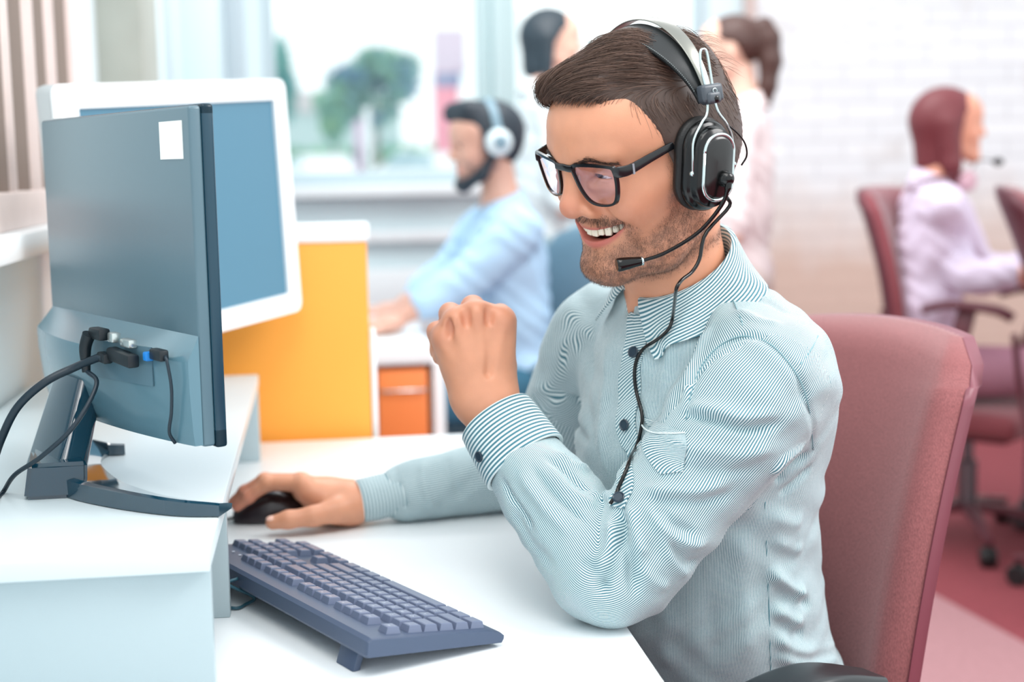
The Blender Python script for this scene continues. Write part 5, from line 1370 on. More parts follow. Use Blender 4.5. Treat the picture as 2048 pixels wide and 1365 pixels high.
pb = surf(960, 914, .0012, BC); hb_ = BC.find_nearest(Vector(pb)); nb_ = np.array(hb_[1]); nb_ = nb_ if nb_ @ (CAM-pb) > 0 else -nb_
button(pb, nb_, .0058, cufL)

# collar: a stand round the neck and a leaf folded over it
nax = norm(h2w(nt_)-neckb); nfr = norm(ef-nax*(ef @ nax)); nlt = np.cross(nax, nfr); nlt = nlt if nlt @ el > 0 else -nlt
nc0 = neckb+nax*.058
phs = np.radians(np.linspace(16, 344, 84))
G = []
for ph in phs:
    dirv = nfr*math.cos(ph)+nlt*math.sin(ph); k = (1-math.cos(ph))/2; tip = math.exp(-((min(ph, 2*math.pi-ph)-math.radians(16))/.40)**2)
    Rt = .0585+.006*k; ht = -.018+.046*k
    col = []
    for t in np.linspace(0, 1, 16):
        if t < .3: s = t/.3; col.append(nc0+dirv*(Rt-.0035)+nax*(ht-.030*(1-s)))
        elif t < .42: s = (t-.3)/.12; col.append(nc0+dirv*(Rt-.0035+.0065*s)+nax*(ht+.0028*math.sin(math.pi*s)))
        else:
            s = (t-.42)/.58; dn = .046+.006*tip; sg = 1 if ph < math.pi else -1; pe = ph+sg*.55*tip*s; dirv = nfr*math.cos(pe)+nlt*math.sin(pe)
            p = nc0+dirv*(Rt+.003+.020*s+.006*tip*s)+nax*(ht-dn*s)+nfr*(.006*tip*s)
            col.append(p)
    G.append(col)
G = np.array(G); off_ = np.zeros(G.shape[:2])
for i in range(84):
    for j in range(8, 16):
        h = BV.find_nearest(Vector(G[i, j])); sd = (G[i, j]-np.array(h[0])) @ np.array(h[1]); off_[i, j] = max(0, .0055-sd)*(1 if sd < .03 else 0)
for _ in range(12): off_[1:-1] = np.maximum(off_[1:-1], (off_[:-2]+off_[2:])*.5*.98)
for i in range(84):
    ph = phs[i]; dirv = norm(nfr*math.cos(ph)+nlt*math.sin(ph)+nax*.8); G[i] += off_[i][:, None]*dirv
V, F = sheet_vf(G, .0022)
uu = np.repeat(np.linspace(0, .42, 84)[:, None], 16, 1)*.12+.5*np.repeat(np.linspace(0, .11, 16)[None], 84, 0); uu = np.concatenate([uu.ravel()]*2)
add('collar', V, F, m_sh, shirt, uv=[(uu[i], 0) for f in F for i in f], sharp=70)

# ---------------------------------------------------------------- trousers and shoes
m_tr = mat('trousers_navy', (46, 58, 78), .85, bump=(500, .3, .001))
TR_ = Sdf()
TR_.ell(tw(-.035, 0, .545), (.116, .160, .085), .04, rot=RT3)
for s_ in (-1, 1):
    hip, knee, ank = tw(.02, s_*.085, .535), tw(.43, s_*.13, .54), tw(.40, s_*.13, .09)
    TR_.chain([hip, knee, ank], [.082, .062, .052], .03)
V, F = TR_.mesh(.007, 1); add('trousers', V, F, m_tr, man)
for s_ in (-1, 1):
    S_ = Sdf(); c_ = tw(.40, s_*.13, .045); S_.cone(c_-ef*.05, c_+ef*.10, .040, .030, .02); S_.cone(c_-ef*.045+zU*.02, c_-ef*.02+zU*.06, .036, .034, .02); S_.func(lambda x, y, z: (z-.006)+0*x+0*y, (-2, -2, -.1), (3, 4, .006), .003, 's')
    V, F = S_.mesh(.006, 1); add('shoe', V, F, mat('shoe_dark', (40, 36, 36), .4), man)

# cord of the headset over the shirt
def neck_pt(x, y, d): return at(x, y, d)
cp = [h2w((-.004, .108, -.014)), h2w((-.006, .107, -.024)), at(1411, 468, 1.392), at(1399, 518, 1.388), at(1384, 544, 1.384), at(1364, 560, 1.374), at(1353, 577, 1.366), at(1350, 596, 1.362)]
BVc = bvh_of(G.reshape(-1, 3), [[i*16+j, i*16+j+1, (i+1)*16+j+1, (i+1)*16+j] for i in range(83) for j in range(15)])
def on_cloth(x, y):
    a = surf(x, y, .0042); b = surf(x, y, .0058, BVc); d = Vector(at(x, y, 1)-CAM); hit = BVc.ray_cast(Vector(CAM), d)[0]
    return b if hit is not None and np.linalg.norm(b-CAM) < np.linalg.norm(a-CAM)+.004 else a
cp += [on_cloth(p[0], p[1]) for p in spline(np.array(((1352, 630), (1344, 662), (1318, 684), (1290, 700), (1276, 725), (1274, 760), (1281, 800), (1289, 835), (1286, 870), (1272, 905), (1258, 945), (1240, 985), (1226, 1008)), float), 64)]
cp = np.array(cp)
for _ in range(3): cp[7:-1] = .5*cp[7:-1]+.25*(cp[6:-2]+cp[8:])
add('cord', *tube_vf(spline(cp, 300), .0019, 8), m_hb, hs)

if __name__ == 'dbg':
    for n_, p in (('nc0', nc0), ('backtop', nc0-nfr*.068+nax*.024), ('front', nc0+nfr*.064-nax*.022), ('left', nc0+nlt*.066), ('neckb', neckb), ('nt', h2w(nt_))):
        v = p-CAM; z = v @ FW; print('DBG', n_, round(1024+FPX*(v @ RT)/z), round(682.5-FPX*(v @ UP)/z))
# ================================================================ OFFICE CHAIRS
def fabric(name, rgb):
    m = mat(name, rgb, .85, spec=.2, sheen=.5)
    nt = m.node_tree; N = nt.nodes; L = nt.links; b = N['Principled BSDF']
    t = N.new('ShaderNodeTexCoord'); n = N.new('ShaderNodeTexNoise'); n.inputs['Scale'].default_value = 850; n.inputs['Detail'].default_value = 3
    n2 = N.new('ShaderNodeTexNoise'); n2.inputs['Scale'].default_value = 9; L.new(t.outputs['Object'], n2.inputs['Vector'])
    mp = N.new('ShaderNodeMapping'); mp.inputs['Scale'].default_value = (1, 1, .35); L.new(t.outputs['Object'], mp.inputs[0]); L.new(mp.outputs[0], n.inputs['Vector'])
    ad = N.new('ShaderNodeMath'); ad.operation = 'MULTIPLY_ADD'; ad.inputs[1].default_value = .12; L.new(n2.outputs['Fac'], ad.inputs[0]); L.new(n.outputs['Fac'], ad.inputs[2])
    mr = N.new('ShaderNodeMapRange'); mr.inputs['From Min'].default_value = .36; mr.inputs['From Max'].default_value = .76; L.new(ad.outputs[0], mr.inputs[0])
    mx = N.new('ShaderNodeMix'); mx.data_type = 'RGBA'; mx.inputs['A'].default_value = lin([v*.86 for v in rgb]); mx.inputs['B'].default_value = lin([min(255, v*1.10) for v in rgb])
    L.new(mr.outputs[0], mx.inputs['Factor']); L.new(mx.outputs['Result'], b.inputs['Base Color'])
    bp = N.new('ShaderNodeBump'); bp.inputs['Strength'].default_value = .3; bp.inputs['Distance'].default_value = .001; L.new(n.outputs['Fac'], bp.inputs['Height']); L.new(bp.outputs['Normal'], b.inputs['Normal'])
    return m
def office_chair(x, y, rz, label, fab, shell, group, bw=.46, z0=.50, z1=1.0, lean=.10, bx=-.24, arm=True, armz=.66, armx=(-.10, .16), armm=None, seatz=.46, aw=.29, far_arm=(0, 0)):
    root = empty('office_chair', (x, y, 0), label, 'chair', rz, group)
    A = dict(parent=root, world=False)
    V, F = box_vf((.47, .48, .075), (.0, 0, seatz-.037), .03, 4); V[:, 2] -= .25*np.clip(V[:, 0]-.12, 0, 1)**2*4
    add('seat', V, F, fab, sharp=60, **A)
    V, F = box_vf((.40, .41, .03), (0, 0, seatz-.085), .012, 2); add('seat_pan', V, F, shell, sharp=50, **A)
    # curved upholstered back: outline with round corners, bent in plan and in profile
    def back_pt(a, b, d):
        """a across -1..1, b up 0..1, d depth"""
        zz = z0+(z1-z0)*b; w = bw*.5*(.90+.10*math.sin(math.pi*min(1, b*.9+.15)))
        cx = bx-lean*(b-.2)-.035*math.sin(math.pi*b)*-1+.055*abs(a)**2.2
        return np.array([cx+d, a*w, zz-.018*abs(a)**2*(1 if b > .9 else 0)])
    n = 26; m_ = 30; G = np.zeros((n, m_, 3)); Gb = np.zeros((n, m_, 3)); Gs = np.zeros((n, m_, 3)); Gr = np.zeros((n, m_, 3))
    for i, b in enumerate(np.linspace(0, 1, n)):
        # corner rounding: pull in the width near top and bottom
        e = min(b, 1-b)*(z1-z0); r = .055; k = 1.0 if e >= r else 1-(r-math.sqrt(max(0, r*r-(r-e)**2)))/(bw*.5)
        for j, a in enumerate(np.linspace(-1, 1, m_)):
            edge = min(1, (1-abs(a))*bw*.5/.03, (e+.002)/.03); puff = .042*math.sqrt(max(.02, 1-(1-edge)**2))
            G[i, j] = back_pt(a*k, b, puff); Gb[i, j] = back_pt(a*k, b, 0)
            Gs[i, j] = back_pt(a*k*1.012, b, .004); Gr[i, j] = back_pt(a*k*1.012, b, -.016-.012*min(1, edge))
    V, F = slab_vf(G, Gb, 0); bk = add('backrest', V, F, fab, sharp=75, **A)
    V, F = slab_vf(Gs, Gr, 0); add('back_shell', V, F, shell, bk, world=False, sharp=60)
    V, F = sweep_vf(spline([(-.05, 0, seatz-.09), (bx+.03, 0, seatz-.085), (bx-.035, 0, z0-.04), (bx-.05-lean*.1, 0, z0+.16)], 16), rrect(.016, .07, .006, 3), (0, 0, 1)); add('back_bar', V, F, shell, sharp=50, **A)
    if arm:
        ax0, az0 = armx, armz
        for s in (-1, 1):
            armx, armz = (ax0, az0) if s > 0 else ((ax0[0]+far_arm[1], ax0[1]+far_arm[1]), az0+far_arm[0])
            P = spline([(armx[0], s*aw, armz-.005), (armx[0]+.06, s*aw, armz+.012), ((armx[0]+armx[1])/2, s*aw, armz+.014), (armx[1]-.04, s*aw, armz+.004), (armx[1], s*aw*.97, armz-.016)], 20)
            V, F = sweep_vf(P, rrect(.024, .062, .010, 4), (0, 0, 1), [(1, .55+.45*math.sin(math.pi*(.12+.76*t))) for t in np.linspace(0, 1, 20)])
            ar = add('armrest', V, F, armm or shell, sharp=60, **A)
            P = spline([((armx[0]+armx[1])/2, s*aw, armz), ((armx[0]+armx[1])/2-.02, s*(aw+.02), armz-.10), (-.01, s*(aw-.01), seatz-.06), (-.01, s*.17, seatz-.088)], 18)
            V, F = sweep_vf(P, rrect(.014, .055, .005, 3), (0, 1, 0)); add('arm_post', V, F, armm or shell, ar, world=False, sharp=60)
    add('column', *lathe_vf([(0, .10), (.030, .10), (.030, .26), (.018, .265), (.018, seatz-.09), (.05, seatz-.085), (0, seatz-.08)], 20), mat('chair_steel', (120, 122, 126), .3, .8), sharp=40, **A)
    for k in range(5):
        a = 2*math.pi*k/5+.3; d = np.array([math.cos(a), math.sin(a), 0])
        V, F = sweep_vf(np.array([d*.02+zU*.115, d*.12+zU*.110, d*.24+zU*.088, d*.30+zU*.078]), rrect(.03, .045, .010, 3), (0, 0, 1), [(1, 1), (.95, .9), (.7, .7), (.55, .55)]); lg = add('base_arm', V, F, shell, sharp=50, **A)
        t_ = np.array([-d[1], d[0], 0]); V, F = join([lathe_vf([(0, -.022), (.026, -.022), (.030, -.016), (.030, -.006), (.022, -.003), (.022, .003), (.030, .006), (.030, .016), (.026, .022), (0, .022)], 18, t_, d*.29+zU*.031), tube_vf([d*.29+zU*.05, d*.29+zU*.075], .007, 8)])
        add('caster', V, F, mat('caster_black', (30, 30, 32), .5), lg, world=False, sharp=40)
    return root
m_fab = fabric('chair_fabric_rose', (146, 90, 91)); m_fabd = fabric('chair_fabric_maroon', (138, 74, 80)); m_fabg = fabric('chair_fabric_slate', (96, 128, 146))
m_shr = mat('chair_shell_rose', (126, 66, 78), .42); m_shd = mat('chair_shell_maroon', (96, 44, 54), .45); m_shg = mat('chair_shell_slate', (70, 100, 118), .45)
m_arm = mat('armrest_black', (24, 30, 34), .32, spec=.6)
frz = math.atan2(ef[1], ef[0])
cp_ = tw(-.03, -.06, 0)
office_chair(cp_[0], cp_[1], frz+.06, 'dusty rose office chair with a black armrest, holding the smiling man', m_fab, m_shr, 'office chairs', bw=.445, z0=.50, z1=1.0, lean=.15, bx=-.215, armz=.691, armx=(.02, .235), armm=m_arm, aw=.315, far_arm=(-.055, -.20))

# ================================================================ THE BLUE-SHIRTED MAN'S DESK
ya, yb = 3.55, 4.72
x2 = float(at(868, 710, 1)[0]-0); d_ = at(868, 712, 1)-CAM; x2 = float(d_[0]*(ya/d_[1]))
dk = empty('desk', ((x2-.42)/2, (ya+yb)/2, 0), 'white desk with orange drawers behind the partition, under the bearded man\'s arms', 'desk')
add('desktop', *box_vf((x2+.42, yb-ya, .036), ((x2-.42)/2, (ya+yb)/2, DT-.018), .003), m_white, dk, sharp=35)
xl2 = float((at(752, 800, 1)-CAM)[0]*(ya/(at(752, 800, 1)-CAM)[1])); 
m_dr = mat('drawer_orange', (246, 140, 74), .5)
cab = add('drawer_unit', *box_vf((x2-xl2-.02, .5, .62), ((x2+xl2)/2-.006, ya+.27, .38), .004), mat('drawer_carcass', (236, 150, 90), .5), dk, sharp=35)
for k in range(3):
    z_ = .59-.205*k; f_ = add('drawer', *box_vf((x2-xl2-.026, .018, .196), ((x2+xl2)/2-.006, ya+.012, z_), .003), m_dr, dk, sharp=35)
    add('handle', *tube_vf([((x2+xl2)/2-.06, ya+.002, z_+.05), ((x2+xl2)/2-.06, ya-.018, z_+.05), ((x2+xl2)/2+.05, ya-.018, z_+.05), ((x2+xl2)/2+.05, ya+.002, z_+.05)], .004, 8), m_chr, f_)
add('side_panel', *box_vf((.03, yb-ya-.04, DT-.036), (x2+.012, (ya+yb)/2, (DT-.036)/2), .003), m_white, dk, sharp=35)
add('side_panel', *box_vf((.03, yb-ya-.04, DT-.036), (-.40, (ya+yb)/2, (DT-.036)/2), .003), m_white, dk, sharp=35)
# a low white keyboard where his hands lie
kp2 = at(760, 604, 4.15); kp2[2] = DT
k2 = empty('keyboard', tuple(kp2), 'pale keyboard under the bearded man\'s hands on the far desk', 'keyboard')
add('case', *box_vf((.15, .42, .018), (kp2[0]-.02, kp2[1], DT+.010), .004), m_white, k2, sharp=35)
for j in range(5):
    add('key_row', *box_vf((.020, .39, .006), (kp2[0]-.07+.024*j, kp2[1], DT+.021), .002), mat('key_pale', (214, 222, 226), .5), k2, sharp=35)

# ================================================================ COLLEAGUES
def plain_head():
    S = Sdf()
    S.ell((-.003, 0, .040), (.092, .0755, .082), .01); S.ell((.036, 0, .058), (.062, .064, .05), .03); S.ell((.034, 0, -.012), (.054, .058, .070), .03)
    for s in (-1, 1):
        S.cone((-.006, s*.046, -.040), (.072, s*.015, -.080), .018, .013, .025); S.ell((.058, s*.036, -.012), (.024, .022, .022), .02)
        S.ell((.094, s*.032, .022), (.015, .018, .011), .012, 's'); S.cone((.090, s*.012, .040), (.076, s*.045, .041), .007, .006, .012)
        S.ell((.0755, s*.0325, .021), (.0125, .0145, .0105), .004); S.ell((-.012, s*.077, .012), (.018, .006, .029), .006)
    S.ell((.078, 0, -.080), (.018, .020, .016), .02); S.ell((.074, 0, -.043), (.018, .030, .022), .02)
    S.cone((.088, 0, .032), (.101, 0, -.004), .0080, .0095, .012); S.ell((.103, 0, -.010), (.011, .011, .009), .008)
    for s in (-1, 1): S.ell((.092, s*.013, -.014), (.009, .007, .007), .006)
    S.chain([(.0885-.022*(y/.026)**2, y, -.0415) for y in np.linspace(-.026, .026, 9)], [.0034]*9, .004); S.chain([(.0875-.022*(y/.024)**2, y, -.0505) for y in np.linspace(-.024, .024, 9)], [.0042]*9, .004)
    S.chain([(.0935-.024*(y/.026)**2, y, -.0458) for y in np.linspace(-.026, .026, 9)], [.0012]*9, .002, 's')
    return S
m_browD = mat('hair_dark', (30, 30, 36), .5)
def colleague(label, head, face, hip, arms, legs, skin, shirt_m, legs_m, hair, shoulder_w=.18, lean=None, pitch=0., bulk=1., beard_=False, collar_m=None, skirt=False, zsh=None, sleeve=.80, hairm=None, h=.0045):
    """head: centre; face: horizontal facing; arms: (elbow, wrist, hand direction) for his left and right; legs: (hip, knee, ankle) pairs"""
    f = norm([face[0], face[1], 0]); l = np.cross(zU, f); head = np.asarray(head, float); hip = np.asarray(hip, float)
    cp, sp = math.cos(pitch), math.sin(pitch); hx = f*cp-zU*sp; hz = f*sp+zU*cp; Rh = np.stack([hx, l, hz], 1); sc = 1.0
    W = lambda P: (np.asarray(P, float)*sc) @ Rh.T+head
    S = plain_head(); V, F = S.mesh(.0036, 1); hv = W(V); parts = [(hv, F)]
    nb_ = head-zU*.165-f*.045; shm = nb_-zU*.055
    sh = [shm+l*shoulder_w, shm-l*shoulder_w]
    B = Sdf(); B.cone(W((-.025, 0, -.045)), nb_, .048*bulk**.3, .052*bulk**.3, .02); B.cone(nb_, (nb_+hip)/2, .048, .075, .05); B.cone((nb_+hip)/2, hip, .075, .08, .05)
    for s_, (el_, wr_, hd) in zip(sh, arms):
        B.cone(s_-zU*.01, el_, .030*bulk, .032*bulk, .03); B.cone(el_, wr_, .033*bulk, .025, .02); B.cone(s_-zU*.015, shm-zU*.02, .026, .045, .05)
    v_, f_ = B.mesh(.006, 1); parts.append((v_, f_))
    for k, (el_, wr_, hd) in enumerate(arms):
        H = Sdf(); el_, wr_, hd = np.asarray(el_, float), np.asarray(wr_, float), norm(hd); back = norm(zU-hd*(zU @ hd)); la = np.cross(hd, back)*(-1 if k == 0 else 1)
        mc = [wr_+hd*.088+la*(.030-.020*i)*1.0-back*.002*abs(i-1) for i in range(4)]
        fg = [[m_+norm(hd*.9-back*.25)*a, m_+norm(hd*.9-back*.25)*a+norm(hd*.6-back*.75)*b_, m_+norm(hd*.9-back*.25)*a+norm(hd*.6-back*.75)*(b_)+norm(hd*.4-back*.9)*c] for m_, (a, b_, c) in zip(mc, ((.042, .026, .02), (.046, .029, .022), (.043, .027, .02), (.034, .021, .018)))]
        th = [wr_+hd*.035+la*.034-back*.010, wr_+hd*.070+la*.050-back*.020, wr_+hd*.098+la*.048-back*.028]
        hand_sdf(H, wr_, mc, fg, th, back, rad=(.0092, .0094, .0090, .0080)); parts.append(H.mesh(.0034, 1))
    V, F = merge(parts); p = add('person', V, F, skin); tag(p, label, 'person'); 
    c_ = np.zeros((len(V), 3), np.float32)
    if beard_: c_[:len(hv), 0] = np.clip(beard_mask(plainV := (hv-head) @ Rh)*1.6, 0, 1)
    lm = (plainV if beard_ else (hv-head) @ Rh); c_[:len(hv), 1] = .7*np.exp(-((lm[:, 2]+.046)/.008)**4)*(np.abs(lm[:, 1]) < .024)*(lm[:, 0] > .066)
    vcol(p, 'skin', c_)
    for s_ in (-1, 1):
        V, F = ellipsoid_vf((.0790, s_*.0325, .0205), (.0100, .0110, .0065), None, 16, 10); o = add('eye', W(V), F, m_eye, p); vcol(o, 'iris', np.ones((len(V), 3)))
        V, F = tube_vf(W(spline([(.0935, s_*.014, .042), (.0900, s_*.030, .046), (.0770, s_*.049, .0415)], 10)), [.0022, .003, .0012], 8); o = add('eyebrow', V, F, hairm or m_browD, p)
    # hair
    Hs = Sdf(); hair(Hs); V, F = Hs.mesh(.0045, 1); add('hair', W(V), F, hairm or m_browD, p)
    # top
    T = Sdf(); R3 = np.stack([f, l, zU], 1); ax = (nb_-hip)
    b_ = bulk
    T.ell(hip+zU*.03, (.105*b_, .150*b_, .10), .05, rot=R3); T.ell(hip+ax*.40, (.098*b_, .138*b_, .13), .08, rot=R3); T.ell(hip+ax*.72+f*.012, (.108*b_, shoulder_w*.93, .125), .08, rot=R3)
    T.cone(shm-l*shoulder_w*.65-zU*.01, shm+l*shoulder_w*.65-zU*.01, .062, .062, .05)
    for s_ in (-1, 1): T.cone(nb_-zU*.02+l*s_*.03, shm+l*s_*shoulder_w*.7, .045, .042, .05)
    for s_, (el_, wr_, hd) in zip(sh, arms):
        el_, wr_ = np.asarray(el_, float), np.asarray(wr_, float); L_ = limb(s_, el_, wr_, sleeve, .22); T.chain(L_, np.interp(np.linspace(0, 1, len(L_)), [0, .3, .55, 1], [.056*b_, .052*b_, .047*b_, .040*b_]), .022)
    T.cone(nb_, nb_+(W((-.025, 0, -.045))-nb_)*2, .047, .050, .006, 's'); T.cone(nb_+f*.055, nb_+f*.11+zU*.05, .006, .035, .01, 's')
    V, F = T.mesh(h, 2); N_ = normals(V, F); V = V+N_*(.0022*np.sin(V @ np.array([60, 40, 90.])+2*np.sin(V @ np.array([25, -35, 20.]))))[:, None]
    s_h = add('shirt', V, F, shirt_m, p)
    if collar_m is not None:
        nx = norm(W((-.025, 0, -.045))-nb_); fr = norm(f-nx*(f @ nx)); la = np.cross(nx, fr); G_ = []
        for ph in np.radians(np.linspace(18, 342, 40)):
            d = fr*math.cos(ph)+la*math.sin(ph); k = (1-math.cos(ph))/2
            G_.append([nb_+d*(.056+.003*k)+nx*(.0+.03*k+.012), nb_+d*(.060+.003*k)+nx*(.004+.03*k+.012), nb_+d*(.070)+nx*(-.018+.03*k), nb_+d*.082+nx*(-.04+.03*k)])
        V, F = sheet_vf(np.array(G_), .003); add('collar', V, F, collar_m, s_h)
    # legs
    Lg = Sdf(); Lg.ell(hip, (.108*b_, .150*b_, .095), .04, rot=R3)
    for h_, k_, a_ in legs: Lg.chain([h_, k_, a_], [.080*b_, .060*b_, .048*b_], .03)
    V, F = Lg.mesh(.008, 1); add('trousers', V, F, legs_m, p)
    for h_, k_, a_ in legs:
        S_ = Sdf(); a_ = np.asarray(a_, float); c0_ = np.array([a_[0], a_[1], .042]); S_.cone(c0_-f*.05, c0_+f*.10, .036, .028, .02); S_.cone(c0_-f*.03, c0_-f*.02+zU*.05, .034, .034, .02); S_.func(lambda x, y, z: (z-.005)+0*x+0*y, (-3, -3, -.2), (6, 8, .005), .003, 's')
        V, F = S_.mesh(.007, 1); add('shoe', V, F, mat('shoe_grey', (90, 84, 88), .5), p)
    return p, W, sh
m_skinB = skin_mat('skin_bearded', (206, 160, 142), stub=(34, 40, 52), sss=.05); m_skinA = skin_mat('skin_light', (236, 190, 170), sss=.05); m_skinC = skin_mat('skin_warm', (226, 158, 132), sss=.05)
def cloth(name, rgb): return mat(name, rgb, .85, spec=.2, bump=(90, .2, .002), noise=(14, .05))

# -- bearded man in light blue
hd = at(972, 300, 4.05); fB = norm([-.985, -.17, 0]); lB = np.cross(zU, fB)
def hairB(S):
    S.ell((-.016, 0, .050), (.106, .0845, .092), .01); S.cone((.045, .03, .112), (.072, -.03, .112), .034, .032, .03); S.ell((-.02, 0, .01), (.086, .077, .07), .02)
    S.func(lambda x, y, z: np.minimum(z-np.interp(x, [-.13, -.07, -.04, -.02, .0, .02, .03, .05, .08, .12], [-.06, -.06, -.02, .02, .02, .0, .05, .078, .088, .09])+0*y, .02), (-.14, -.12, -.1), (.13, .12, .17), .006, 's')
hipB = at(1040, 735, 4.10); hipB[2] = .56
hipB = hipB*1.0
elbL, wrL2 = at(935, 560, 3.93), at(800, 583, 3.90); elbR, wrR2 = at(905, 545, 4.30), at(800, 570, 4.22)
wrL2[2] = wrR2[2] = DT+.045+.0; 
pB, WB, shB = colleague('bearded man in a light blue shirt and white headphones, typing at the far desk', hd, fB, hipB,
    ((elbL, wrL2, (-1, .05, -.10)), (elbR, wrR2, (-1, 0, -.10))), [(hipB+lB*s*.09+fB*.03, hipB+lB*s*.12+fB*.42+zU*.0, np.append((hipB+lB*s*.12+fB*.40)[:2], .09)) for s in (1, -1)],
    m_skinB, cloth('shirt_blue', (176, 208, 234)), cloth('trousers_teal', (62, 108, 132)), hairB, shoulder_w=.185, pitch=.10, bulk=1.05, beard_=True, collar_m=cloth('shirt_blue', (176, 208, 234)), sleeve=.62, hairm=mat('hair_blue_black', (24, 38, 50), .5))
Hb = Sdf()
for s in (-1, 1): Hb.cone((.0, s*.066, -.015), (.035, s*.052, -.066), .012, .016, .02); Hb.cone((.035, s*.052, -.066), (.078, s*.012, -.092), .016, .018, .02); Hb.cone((.066, s*.03, -.052), (.092, s*.008, -.030), .006, .005, .01)
Hb.ell((.080, 0, -.088), (.020, .026, .018), .02)
V, F = Hb.mesh(.004, 1); add('beard', WB(V), F, mat('hair_blue_black', (24, 38, 50), .5), pB)
hp2 = empty('headphones', tuple(WB((0, 0, .14))), 'white headphones on the bearded man\'s head', 'headphones')
m_hpw = mat('headphone_white', (222, 236, 240), .35); m_hpg = mat('headphone_grey', (120, 150, 165), .45)
P = np.array([(-.015, .090*math.cos(t), .040+.100*math.sin(t)) for t in np.linspace(0, math.pi, 30)])
add('headband', *sweep_vf(WB(P), rrect(.024, .008, .003, 3), WB((1, 0, 0))-WB((0, 0, 0))), m_hpg, hp2, sharp=60)
for s in (-1, 1):
    ax = WB((0, s, 0))-WB((0, 0, 0))
    add('cushion', *lathe_vf([(.012, .0), (.034, -.002), (.039, .006), (.036, .014), (0, .014)], 28, ax, WB((-.012, s*.078, .018))), m_hpg, hp2)
    add('ear_cup', *lathe_vf([(0, 0), (.036, 0), (.038, .006), (.034, .014), (.018, .018), (0, .018)], 28, ax, WB((-.012, s*.092, .018))), m_hpw, hp2, sharp=50)
    add('ring', *lathe_vf([(.014, .016), (.020, .016), (.020, .020), (.014, .020)], 24, ax, WB((-.012, s*.094, .018))), m_hpg, hp2)
cB = hipB-fB*.02
office_chair(cB[0], cB[1], math.atan2(fB[1], fB[0])+.25, 'slate blue office chair under the bearded man', m_fabg, m_shg, 'office chairs', z1=1.02, bw=.46, bx=-.235)

# -- two women talking by the window
m_pink = cloth('blouse_pale_pink', (242, 226, 226)); m_wht = cloth('blouse_white', (232, 240, 242)); m_beige = cloth('trousers_sand', (224, 206, 200)); m_gr = cloth('trousers_grey', (150, 170, 178))
hA = at(1104, 92, 5.0); fA = norm([.985, .10, 0]); lA = np.cross(zU, fA); hipA = hA-zU*(.72)-fA*.05
def hairA(S):
    S.ell((-.012, 0, .045), (.100, .086, .088), .01); S.cone((-.040, 0, .02), (-.050, 0, -.070), .070, .058, .03)
    for s in (-1, 1): S.cone((-.03, s*.060, .02), (-.030, s*.066, -.080), .036, .028, .02)
    S.func(lambda x, y, z: np.minimum(np.interp(z, [-.14, -.06, .0, .05, .085, .10], [-.020, -.018, -.012, .02, .075, .13])-x+0*y, .02), (-.15, -.13, -.15), (.14, .13, .16), .006, 's')
colleague('standing woman with a dark bob and white blouse, facing right by the window', hA, fA, hipA,
    ((hipA+lA*.25+fA*.02+zU*.16, hipA+lA*.10+fA*.15+zU*.20, (.3, -.6, .3)), (hipA-lA*.25+fA*.02+zU*.16, hipA-lA*.10+fA*.15+zU*.18, (.3, .6, .3))),
    [(hipA+lA*s*.085, hipA+lA*s*.09-zU*.42+fA*.01, np.append((hipA+lA*s*.09)[:2], .09)) for s in (1, -1)], m_skinA, m_wht, m_gr, hairA, shoulder_w=.160, bulk=.92, collar_m=m_wht, hairm=mat('hair_black_teal', (38, 52, 62), .45))
hB2 = at(1462, 112, 4.55); fW = norm([-.90, .42, 0]); lW = np.cross(zU, fW); hipW = hB2-zU*.72+fW*-.04
def hairW(S):
    S.ell((-.010, 0, .045), (.098, .0815, .086), .01)
    S.func(lambda x, y, z: np.minimum(z-np.interp(x, [-.13, -.08, -.05, -.03, .02, .05, .08, .12], [-.03, -.045, -.02, .03, .045, .075, .088, .09])+0*y, .02), (-.14, -.12, -.1), (.13, .12, .17), .006, 's')
    S.chain([(-.080, 0, .085), (-.105, 0, .088), (-.122, .0, .050), (-.125, 0, -.02), (-.118, .005, -.10), (-.120, .005, -.165)], [.020, .028, .034, .036, .028, .008], .015)
colleague('standing woman with a brown ponytail and pale blouse, facing left beside the brick wall', hB2, fW, hipW,
    ((hipW+lW*.25+zU*.16, hipW+lW*.09+fW*.15+zU*.20, (-.3, .6, .3)), (hipW-lW*.25+zU*.16, hipW-lW*.09+fW*.15+zU*.18, (-.3, -.6, .3))),
    [(hipW+lW*s*.085, hipW+lW*s*.09-zU*.42+fW*.01, np.append((hipW+lW*s*.09)[:2], .09)) for s in (1, -1)], m_skinA, m_pink, m_beige, hairW, shoulder_w=.160, bulk=.92, collar_m=m_pink, hairm=mat('hair_brown_warm', (74, 46, 40), .45))

# -- woman at the right with a headset round her neck
hC = at(1897, 262, 4.3); fC = norm([.97, -.14, 0]); lC = np.cross(zU, fC); hipC = hC-zU*.74-fC*.06; hipC[2] = max(hipC[2], .54)
def hairC(S):
    S.ell((-.014, 0, .044), (.102, .086, .090), .01); S.cone((-.045, 0, .02), (-.050, 0, -.090), .068, .050, .03)
    for s in (-1, 1): S.cone((-.02, s*.064, .02), (-.005, s*.066, -.100), .036, .030, .02); S.cone((-.005, s*.066, -.100), (.0, s*.06, -.16), .026, .010, .02)
    S.func(lambda x, y, z: np.minimum(np.interp(z, [-.2, -.06, .0, .05, .085, .10], [.02, .020, .022, .03, .075, .13])-x+0*y, .02), (-.15, -.13, -.22), (.14, .13, .16), .006, 's')
elC, wrC = at(1935, 560, 4.18), at(2040, 548, 4.10); elC2, wrC2 = at(1960, 545, 4.5), at(2060, 535, 4.42)
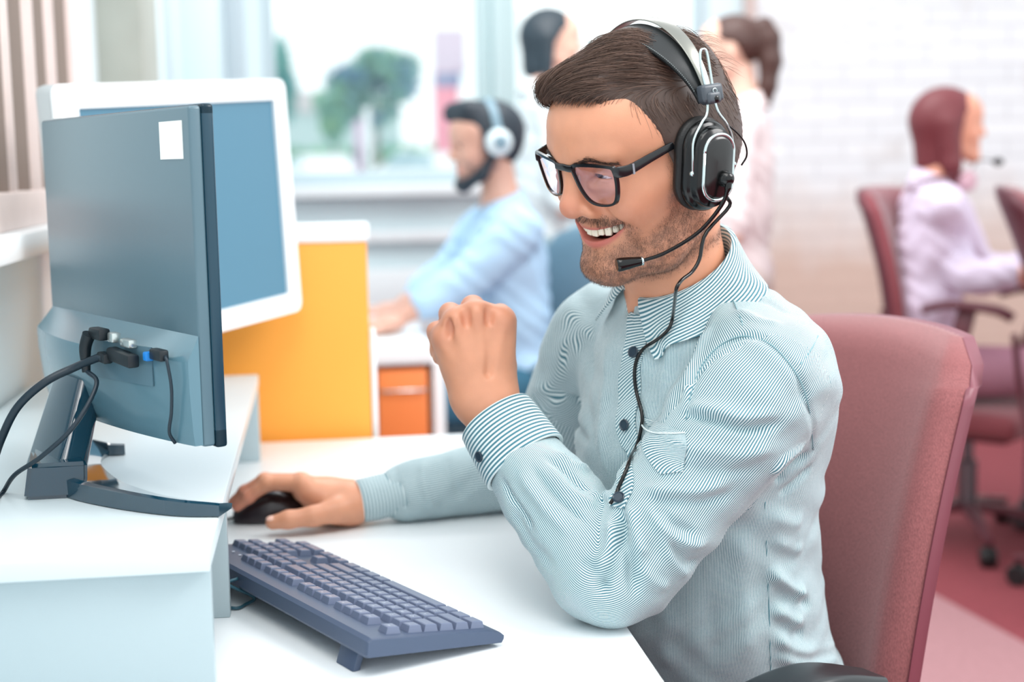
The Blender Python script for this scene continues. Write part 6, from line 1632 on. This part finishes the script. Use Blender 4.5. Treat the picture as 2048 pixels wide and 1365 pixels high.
pC, WC, shC = colleague('seated woman with maroon hair and lilac shirt at the right, microphone before her', hC, fC, hipC,
    ((elC, wrC, (1, 0, -.05)), (elC2, wrC2, (1, 0, -.05))), [(hipC+lC*s*.085+fC*.03, hipC+lC*s*.11+fC*.42, np.append((hipC+lC*s*.11+fC*.40)[:2], .09)) for s in (1, -1)],
    m_skinC, cloth('shirt_lilac', (226, 212, 232)), cloth('trousers_mauve', (176, 126, 142)), hairC, shoulder_w=.165, bulk=.93, collar_m=cloth('shirt_lilac', (226, 212, 232)), hairm=mat('hair_maroon', (112, 46, 52), .5))
add('lanyard', *tube_vf(spline([WC((.03, .055, -.135)), WC((.045, .075, -.18)), WC((.06, .07, -.24)), WC((.085, .03, -.32))], 16), .009, 8), mat('lanyard_maroon', (128, 60, 66), .7), pC)
hs2 = empty('headset', tuple(WC((0, 0, -.15))), 'headset hanging round the maroon-haired woman\'s neck, its microphone stretched out', 'headset')
P = np.array([(-.02+.085*math.cos(t), .085*math.sin(t), -.135+.012*math.cos(t)) for t in np.linspace(math.radians(62), math.radians(298), 30)])
add('headband', *sweep_vf(WC(P), rrect(.007, .022, .003, 3), zU), mat('headband_maroon', (110, 56, 62), .4), hs2, sharp=60)
for s in (-1, 1):
    ax = norm(WC((.5, s, 0))-WC((0, 0, 0))); add('ear_cup', *lathe_vf([(0, -.012), (.028, -.012), (.033, -.004), (.030, .008), (.016, .013), (0, .013)], 24, ax, WC((.040, s*.072, -.150))), mat('headset_pink', (210, 168, 180), .4), hs2, sharp=60)
mt = at(1996, 324, 4.22)
add('boom', *tube_vf(spline([WC((.045, .085, -.150)), WC((.10, .09, -.115)), mt-np.array([.06, 0, -.006]), mt], 24), .0022, 8), m_hb, hs2)
V, F = ellipsoid_vf((0, 0, 0), (.018, .012, .012), None, 16, 10); add('microphone', V+mt, F, m_hb, hs2)
cc = hipC+fC*.14
office_chair(cc[0], cc[1], math.atan2(fC[1], fC[0])-.70, 'maroon office chair under the seated maroon-haired woman', m_fabd, m_shd, 'office chairs', z1=1.11, z0=.56, bw=.48, bx=-.215, lean=.13, armz=.76, armx=(-.02, .24))
c2 = at(2230, 600, 3.7)
office_chair(c2[0]+.06, c2[1], -.5, 'maroon office chair with nobody on it, cut by the right edge of the view', m_fabd, m_shd, 'office chairs', z1=1.12, z0=.56, bw=.44, bx=-.235, lean=.13)
# desk she works at
dw = at(2330, 560, 4.3)
t = empty('desk', (dw[0]+.25, dw[1], 0), 'pale desk before the maroon-haired woman, mostly beyond the right edge', 'desk')
add('desktop', *box_vf((.66, 1.1, .03), (dw[0]+.33, dw[1]+.15, DT-.015), .003), m_white, t, sharp=35)
for s in (-1, 1): add('side_panel', *box_vf((.6, .03, DT-.03), (dw[0]+.33, dw[1]+.15+s*.52, (DT-.03)/2), .003), m_white, t, sharp=35)
